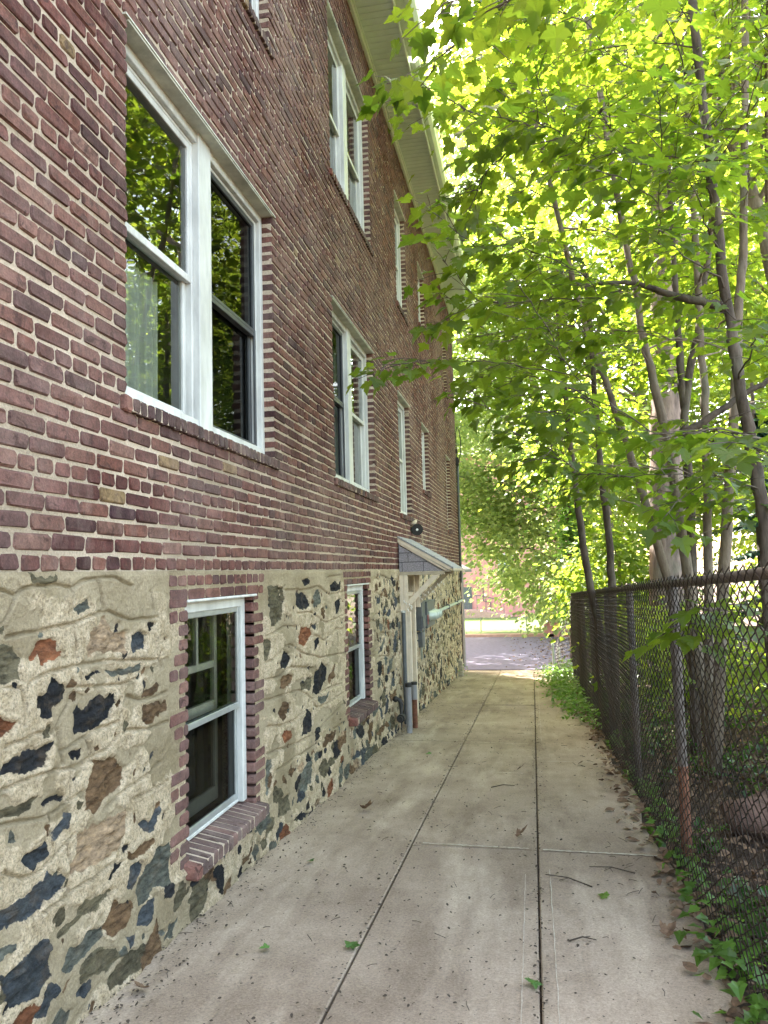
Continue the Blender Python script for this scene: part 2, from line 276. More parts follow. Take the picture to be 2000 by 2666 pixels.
# ---------------- measured outlines
STONES=[
('o',[(2.236,-0.206),(2.296,-0.208),(2.336,-0.246),(2.314,-0.28),(2.32,-0.317),(2.254,-0.322),(2.161,-0.302),(2.159,-0.205)]),
('r',[(2.38,-0.258),(2.406,-0.204),(2.436,-0.187),(2.468,-0.209),(2.513,-0.218),(2.52,-0.25),(2.553,-0.261),(2.444,-0.284),(2.425,-0.244),(2.389,-0.27)]),
('t',[(2.731,-0.221),(2.77,-0.189),(2.874,-0.162),(2.9,-0.199),(3.004,-0.231),(3.004,-0.314),(2.908,-0.299),(2.786,-0.29),(2.747,-0.308),(2.728,-0.276)]),
('b',[(3.05,-0.225),(3.126,-0.226),(3.175,-0.25),(3.165,-0.307),(3.059,-0.31),(3.045,-0.276)]),
('g',[(2.642,-0.093),(2.746,-0.078),(2.738,-0.114),(2.671,-0.128)]),
('o',[(2.378,0.026),(2.557,0.029),(2.543,0.013),(2.403,0.005)]),
('k',[(2.489,-0.344),(2.535,-0.358),(2.561,-0.362),(2.582,-0.405),(2.562,-0.43),(2.516,-0.438),(2.497,-0.485),(2.453,-0.488),(2.416,-0.466),(2.428,-0.438),(2.394,-0.425),(2.415,-0.394),(2.458,-0.397)]),
('k',[(2.628,-0.502),(2.66,-0.471),(2.718,-0.477),(2.811,-0.458),(2.909,-0.46),(2.926,-0.499),(2.876,-0.53),(2.868,-0.564),(2.749,-0.575),(2.66,-0.557)]),
('n',[(3.125,-0.603),(3.135,-0.553),(3.204,-0.555),(3.307,-0.568),(3.384,-0.565),(3.383,-0.621),(3.286,-0.624),(3.183,-0.636)]),
('n',[(3.145,-0.478),(3.287,-0.47),(3.319,-0.494),(3.286,-0.519),(3.145,-0.507)]),
('r',[(2.188,-0.427),(2.273,-0.454),(2.3,-0.47),(2.273,-0.486),(2.19,-0.486)]),
('k',[(2.243,-0.574),(2.353,-0.564),(2.43,-0.57),(2.517,-0.555),(2.473,-0.615),(2.449,-0.639),(2.298,-0.619),(2.212,-0.612)]),
('g',[(2.867,-0.357),(3.126,-0.375),(3.125,-0.408),(2.909,-0.393)]),
('k',[(2.71,-0.354),(2.85,-0.368),(2.748,-0.38),(2.725,-0.385)]),
('n',[(2.765,-0.637),(2.811,-0.626),(2.812,-0.656),(2.773,-0.656)]),
('k',[(2.598,-0.64),(2.633,-0.632),(2.683,-0.643),(2.669,-0.661),(2.612,-0.659)]),
('b',[(3.223,-0.782),(3.264,-0.777),(3.254,-0.803),(3.228,-0.802)]),
('n',[(3.427,-0.758),(3.473,-0.778),(3.46,-0.822),(3.438,-0.811)]),
('n',[(2.786,-0.705),(2.934,-0.726),(2.952,-0.759),(3.009,-0.792),(2.999,-0.838),(2.863,-0.862),(2.795,-0.901),(2.762,-0.896),(2.746,-0.873),(2.706,-0.874),(2.706,-0.835),(2.713,-0.789),(2.737,-0.755)]),
('o',[(2.245,-0.709),(2.333,-0.711),(2.42,-0.72),(2.395,-0.756),(2.328,-0.76),(2.213,-0.747)]),
('k',[(2.46,-0.776),(2.507,-0.761),(2.563,-0.764),(2.556,-0.783),(2.507,-0.785),(2.474,-0.796)]),
('b',[(2.516,-0.886),(2.578,-0.836),(2.615,-0.864),(2.593,-0.903),(2.523,-0.911)]),
('b',[(2.342,-0.91),(2.469,-0.903),(2.486,-0.937),(2.463,-0.965),(2.417,-0.96),(2.392,-0.978)]),
('g',[(2.268,-0.853),(2.29,-0.808),(2.335,-0.842)]),
('b',[(2.23,-1.047),(2.309,-1.04),(2.369,-1.038),(2.451,-1.024),(2.463,-1.005),(2.497,-1.029),(2.573,-1.04),(2.595,-1.075),(2.567,-1.105),(2.478,-1.09),(2.439,-1.117),(2.37,-1.13),(2.27,-1.116),(2.219,-1.075)]),
('t',[(2.668,-0.949),(2.763,-0.945),(2.953,-0.949),(3.018,-0.96),(3.009,-1.043),(2.953,-1.109),(2.78,-1.079),(2.639,-1.084),(2.624,-1.044)]),
('b',[(3.087,-1.039),(3.2,-1.05),(3.276,-1.027),(3.298,-1.059),(3.243,-1.099),(3.168,-1.095)]),
('n',[(3.028,-1.131),(3.243,-1.135),(3.242,-1.165),(3.117,-1.177),(3.018,-1.156)]),
('g',[(3.157,-1.236),(3.297,-1.21),(3.474,-1.217),(3.511,-1.295),(3.509,-1.393),(3.411,-1.415),(3.263,-1.367),(3.209,-1.386),(3.106,-1.378),(3.096,-1.331),(3.147,-1.277)]),
('o',[(2.541,-1.245),(2.655,-1.221),(2.732,-1.206),(2.908,-1.232),(2.882,-1.244),(2.733,-1.254),(2.641,-1.261),(2.555,-1.276)]),
('n',[(2.848,-1.352),(2.865,-1.301),(2.9,-1.284),(3.047,-1.33),(3.067,-1.372),(3.009,-1.413),(2.936,-1.413),(2.874,-1.386)]),
('g',[(2.57,-1.38),(2.642,-1.34),(2.71,-1.334),(2.749,-1.308),(2.848,-1.347),(2.84,-1.388),(2.734,-1.405),(2.613,-1.413)]),
('o',[(2.695,-1.45),(2.734,-1.413),(2.823,-1.416),(2.936,-1.469),(2.972,-1.518),(2.883,-1.53),(2.711,-1.492)]),
('b',[(3,-1.461),(3.106,-1.475),(3.076,-1.51),(3.028,-1.516)]),
('o',[(2.875,-1.557),(2.972,-1.541),(3.028,-1.521),(3.146,-1.561),(3.166,-1.615),(3.066,-1.62),(2.936,-1.615),(2.866,-1.593)]),
('b',[(2.245,-1.248),(2.29,-1.253),(2.421,-1.226),(2.486,-1.232),(2.514,-1.269),(2.508,-1.341),(2.522,-1.38),(2.374,-1.381),(2.292,-1.37),(2.235,-1.297)]),
('g',[(2.238,-1.162),(2.341,-1.185),(2.329,-1.206),(2.244,-1.201)]),
('n',[(2.571,-1.445),(2.643,-1.441),(2.628,-1.454),(2.592,-1.472)]),
('g',[(2.517,-1.512),(2.586,-1.521),(2.644,-1.565),(2.615,-1.586),(2.517,-1.536)]),
('k',[(2.864,-1.178),(2.908,-1.14),(2.981,-1.162),(2.926,-1.17),(2.891,-1.193)]),
('o',[(4.806,-0.074),(5.145,-0.077),(5.156,-0.164),(5.073,-0.303),(4.956,-0.323),(4.858,-0.335),(4.823,-0.197)]),
('k',[(5.397,-0.143),(5.642,-0.141),(5.748,-0.219),(5.671,-0.258),(5.492,-0.269),(5.41,-0.214)]),
('g',[(5.868,-0.148),(6.093,-0.132),(6.065,-0.233),(5.9,-0.269),(5.845,-0.212)]),
('k',[(6.36,-0.093),(6.723,-0.075),(6.717,-0.144),(6.425,-0.148)]),
('k',[(6.511,-0.24),(6.736,-0.212),(6.701,-0.322),(6.502,-0.354)]),
('n',[(6.062,-0.277),(6.192,-0.25),(6.226,-0.366),(6.096,-0.38)]),
('k',[(5.577,-0.035),(5.799,-0.033),(5.795,-0.081),(5.609,-0.082)]),
('r',[(5.448,-0.438),(5.52,-0.393),(5.736,-0.41),(5.789,-0.467),(5.582,-0.532),(5.462,-0.5)]),
('k',[(5.824,-0.513),(6.003,-0.512),(5.979,-0.571),(5.838,-0.6)]),
('b',[(5.775,-0.391),(5.932,-0.38),(5.888,-0.443)]),
('o',[(4.644,-0.414),(4.84,-0.423),(4.851,-0.478),(4.781,-0.542),(4.653,-0.523)]),
('k',[(5.001,-0.595),(5.092,-0.531),(5.214,-0.534),(5.259,-0.588),(5.147,-0.641),(5.028,-0.636)]),
('n',[(5.022,-0.746),(5.114,-0.684),(5.301,-0.7),(5.266,-0.753),(5.079,-0.792)]),
('k',[(5.777,-0.931),(5.905,-0.769),(6.072,-0.713),(6.238,-0.778),(6.232,-0.868),(6.012,-0.958)]),
('o',[(5.513,-0.788),(5.825,-0.79),(5.742,-0.884),(5.527,-0.851)]),
('n',[(6.277,-0.852),(6.513,-0.789),(6.483,-0.868),(6.271,-0.931)]),
('n',[(4.971,-0.912),(5.075,-0.875),(5.211,-0.898),(5.208,-0.945),(5.083,-1.001)]),
('g',[(5.93,-0.977),(6.267,-0.976),(6.175,-1.04),(5.967,-1.016)]),
('k',[(5.49,-1.185),(5.548,-1.076),(5.66,-1.005),(5.768,-1.066),(5.76,-1.19),(5.612,-1.19)]),
('r',[(5.035,-1.079),(5.156,-1.048),(5.279,-1.092),(5.245,-1.142),(5.091,-1.137)]),
('k',[(5.831,-1.267),(5.875,-1.202),(5.994,-1.216),(5.968,-1.286)]),
('n',[(6.084,-1.387),(6.197,-1.312),(6.515,-1.331),(6.415,-1.403)]),
('n',[(6.478,-1.487),(6.605,-1.409),(6.86,-1.413),(6.851,-1.509),(6.544,-1.548)]),
('g',[(4.572,-1.323),(4.602,-1.181),(4.703,-1.164),(4.861,-1.184),(4.772,-1.379),(4.643,-1.394)]),
('g',[(5.355,-1.465),(5.748,-1.374),(5.754,-1.561),(5.517,-1.587),(5.418,-1.531)]),
('o',[(4.926,-1.573),(4.986,-1.493),(5.194,-1.506),(5.188,-1.607)]),
('g',[(4.541,-1.519),(4.569,-1.421),(4.796,-1.446),(4.764,-1.574),(4.587,-1.584)]),
('g',[(4.148,-1.475),(4.15,-1.401),(4.427,-1.451),(4.425,-1.506)]),
('n',[(5.17,-1.379),(5.235,-1.32),(5.329,-1.353),(5.262,-1.412)]),
('g',[(5.801,-1.428),(5.823,-1.381),(6.021,-1.405),(5.897,-1.441)]),
('o',[(6.095,-1.531),(6.406,-1.505),(6.447,-1.572),(6.177,-1.574)]),
('g',[(6.407,-1.768),(6.487,-1.662),(6.734,-1.652),(6.622,-1.779)]),
('b',[(7.054,-1.666),(7.527,-1.696),(7.459,-1.747),(6.992,-1.727)]),
('g',[(7.519,-1.774),(8.062,-1.772),(8.05,-1.869),(7.509,-1.865)]),
('k',[(5.23,-1.695),(5.409,-1.683),(5.577,-1.753),(5.373,-1.739)]),
('n',[(4.321,-1.62),(4.467,-1.6),(4.443,-1.647),(4.331,-1.647)]),
('n',[(8.267,-0.132),(8.461,-0.128),(8.451,-0.206),(8.295,-0.209)]),
('b',[(8.403,-0.273),(8.645,-0.266),(8.634,-0.345),(8.433,-0.344)]),
('b',[(9.33,-0.763),(9.578,-0.75),(9.587,-1.009),(9.341,-1)]),
('g',[(9.011,-1.029),(9.289,-1.028),(9.267,-1.175),(9.034,-1.178)]),
('n',[(8.903,-0.856),(9.082,-0.857),(9.067,-0.954),(8.889,-0.951)]),
('o',[(8.544,-1.313),(8.836,-1.326),(8.724,-1.512),(8.518,-1.507)]),
('n',[(7.523,-1.453),(7.886,-1.467),(7.88,-1.522),(7.549,-1.506)]),
('g',[(7.96,-1.437),(8.405,-1.457),(8.321,-1.502),(8.021,-1.52)]),
('n',[(8.141,-1.731),(8.455,-1.677),(8.779,-1.725),(8.439,-1.794)]),
('n',[(8.995,-1.446),(9.572,-1.419),(9.456,-1.52),(9.072,-1.54)])]
GROOVES=[
[(2.232,-0.023),(2.304,-0.045)],
[(2.235,-0.135),(2.266,-0.101),(2.304,-0.047),(2.344,-0.022),(2.421,-0.013),(2.53,-0.015),(2.627,-0.03),(2.628,-0.113)],
[(2.627,-0.03),(2.707,-0.002),(2.8,0.006),(2.833,-0.066),(2.849,-0.12)],
[(2.257,-0.179),(2.424,-0.175),(2.628,-0.158),(2.825,-0.134),(2.899,-0.136),(3.059,-0.178),(3.278,-0.178)],
[(2.628,-0.158),(2.643,-0.213),(2.665,-0.306)],
[(2.355,-0.344),(2.482,-0.32),(2.673,-0.316),(2.908,-0.331),(3.298,-0.371)],
[(2.645,-0.399),(2.987,-0.438),(3.135,-0.431)],
[(2.684,-0.317),(2.684,-0.4)],
[(2.238,-0.341),(2.321,-0.352),(2.339,-0.412),(2.34,-0.474)],
[(2.242,-0.532),(2.405,-0.52),(2.517,-0.538),(2.576,-0.476),(2.638,-0.414)],
[(2.952,-0.562),(2.987,-0.509),(3.032,-0.493),(3.145,-0.531),(3.286,-0.534),(3.395,-0.531)],
[(2.996,-0.627),(3.203,-0.664),(3.394,-0.669)],
[(2.564,-0.616),(2.788,-0.582),(2.943,-0.578)],
[(2.543,-0.533),(2.578,-0.663)],
[(2.719,-0.585),(2.757,-0.686)],
[(2.606,-0.684),(2.757,-0.682),(2.876,-0.662),(2.961,-0.635)],
[(3.256,-0.256),(3.287,-0.34),(3.341,-0.411)],
[(3.041,-0.638),(3.05,-0.751)],
[(2.816,0.005),(2.951,0.008),(3.078,-0.031)],
[(3.226,-0.06),(3.252,-0.141)],
[(2.245,-0.66),(2.445,-0.667),(2.651,-0.689),(2.786,-0.696)],
[(2.247,-0.776),(2.454,-0.814),(2.542,-0.808),(2.698,-0.793)],
[(3.334,-0.831),(3.148,-0.863),(3.009,-0.87),(2.837,-0.905)],
[(2.25,-0.922),(2.349,-0.975),(2.431,-0.988),(2.517,-0.964),(2.645,-0.929)],
[(2.488,-0.824),(2.502,-0.926)],
[(2.606,-0.695),(2.607,-0.793)],
[(2.594,-0.945),(2.617,-1.041),(2.61,-1.114)],
[(2.452,-1.127),(2.596,-1.138)],
[(2.618,-1.125),(2.748,-1.134),(2.944,-1.125)],
[(3.067,-0.93),(3.368,-0.931)],
[(3.028,-0.962),(3.018,-1.027),(2.953,-1.109)],
[(5.174,-0.107),(5.755,-0.118),(6.033,-0.097),(6.376,-0.182),(6.818,-0.165)],
[(5.423,-0.285),(5.782,-0.29),(6.055,-0.367),(6.267,-0.409),(6.799,-0.377)],
[(4.761,-0.39),(4.925,-0.376),(5.161,-0.357),(5.452,-0.378)],
[(5.807,-0.479),(5.964,-0.492),(6.147,-0.548),(6.539,-0.482),(6.893,-0.503)],
[(4.664,-0.555),(4.862,-0.552),(5.094,-0.494),(5.312,-0.496),(5.543,-0.584),(6.033,-0.67),(6.872,-0.721)],
[(4.66,-0.658),(5.025,-0.682),(5.24,-0.643),(5.868,-0.732)],
[(4.718,-0.797),(5.294,-0.825),(5.527,-0.851),(5.775,-0.957),(6.27,-0.948),(6.744,-0.976)],
[(4.764,-0.957),(5.039,-1.011),(5.414,-1.031),(5.697,-1.001)],
[(5.774,-0.973),(5.925,-1.052),(6.26,-1.065),(6.84,-1.064)],
[(4.631,-1.079),(4.783,-1.135),(5.002,-1.159),(5.404,-1.206),(5.834,-1.226),(6.831,-1.162)],
[(4.912,-1.276),(5.205,-1.294),(5.398,-1.292),(5.827,-1.329),(6.068,-1.329),(6.33,-1.317),(6.815,-1.331)],
[(8.274,-0.079),(8.676,-0.03),(9.195,-0.084),(9.732,-0.1)],
[(8.258,-0.208),(9.07,-0.314),(9.74,-0.375)],
[(8.074,-0.497),(8.445,-0.552),(8.93,-0.665)],
[(7.957,-0.879),(8.331,-0.831),(8.995,-0.833)],
[(8.009,-1.029),(8.547,-0.991),(9.155,-0.98)],
[(6.296,-0.033),(6.728,-0.013)],
[(7.924,-1.147),(8.363,-1.18),(8.847,-1.249)]]
TRUNKS={
'sap1':[(2.65,9.5,-2.01),(2.42,9.5,-0.42),(2.33,9.5,0.19),(2.29,9.5,0.69),(2.25,9.5,1.2),(2.22,9.5,1.54),(2.15,9.5,3.2)],
'sap2':[(2.57,9,-1.98),(2.58,9,-0.27),(2.59,9,0.22),(2.55,9,0.75),(2.52,9,1.18),(2.51,9,1.55),(2.47,9,3.4)],
'tm':[(3.43,8,-1.93),(3.01,8,-0.11),(2.85,8,0.6),(2.72,8,1.17),(2.6,8,1.57),(2.53,8,1.87),(2.36,8,2.34),(1.8,8,5.5)],
't3':[(3.25,7.5,-1.91),(3.11,7.5,-0.11),(3.06,7.5,0.55),(3.01,7.5,1.14),(2.94,7.5,1.52),(2.87,7.5,1.96),(2.82,7.5,2.24),(2.79,7.5,2.73),(2.74,7.5,2.92),(2.31,7.5,7)],
't5':[(3.17,7.9,-1.93),(3.23,7.9,-0.1),(3.26,7.9,0.71),(3.23,7.9,1.26),(3.25,7.9,1.53),(3.34,7.9,2.02),(3.41,7.9,2.25),(3.5,7.9,2.78),(3.55,7.9,2.99),(4.04,7.9,7)],
't5b':[(3.25,7.9,1.53),(3.23,7.9,1.96),(3.23,7.9,2.38),(3.23,7.9,2.84),(3.22,7.9,6)],
't6':[(3.15,7.2,-1.89),(3.23,7.2,-0.03),(3.26,7.2,0.52),(3.28,7.2,1.27),(3.29,7.2,1.64),(3.28,7.2,2.03),(3.29,7.2,2.67),(3.29,7.2,2.8),(3.31,7.2,7.5)],
't7':[(3.07,6.7,-1.87),(3.25,6.7,-0.03),(3.31,6.7,0.48),(3.37,6.7,0.99),(3.44,6.7,1.63),(3.49,6.7,2.21),(3.53,6.7,2.45),(3.55,6.7,2.59),(3.88,6.7,7.5)],
't8':[(3.27,5.6,-1.81),(3.27,5.6,0.01),(3.27,5.6,0.29),(3.24,5.6,0.58),(3.2,5.6,0.92),(3.16,5.6,1.28),(3.13,5.6,1.66),(3.1,5.6,2.01),(3.06,5.6,2.98),(3.01,5.6,4.03),(2.94,5.6,6.8)],
't8b':[(3.13,5.6,1.76),(3,5.6,1.82),(2.82,5.6,1.87),(2.68,5.6,1.94),(2.55,5.6,2),(2.44,5.6,2.03),(2.26,5.6,2.04)],
'big':[(3.83,13,-2.18),(3.87,13,-0.18),(3.89,13,0.51),(3.91,13,1.41),(3.96,13,2.32),(4.01,13,3.24),(4,13,3.94),(4.07,13,5.58),(4.21,13,13)],
'dk':[(3.66,6.3,1.46),(3.56,6.3,1.4),(3.38,6.3,1.31),(3.22,6.3,1.21),(3.06,6.3,1.1),(2.92,6.3,1.03)]}
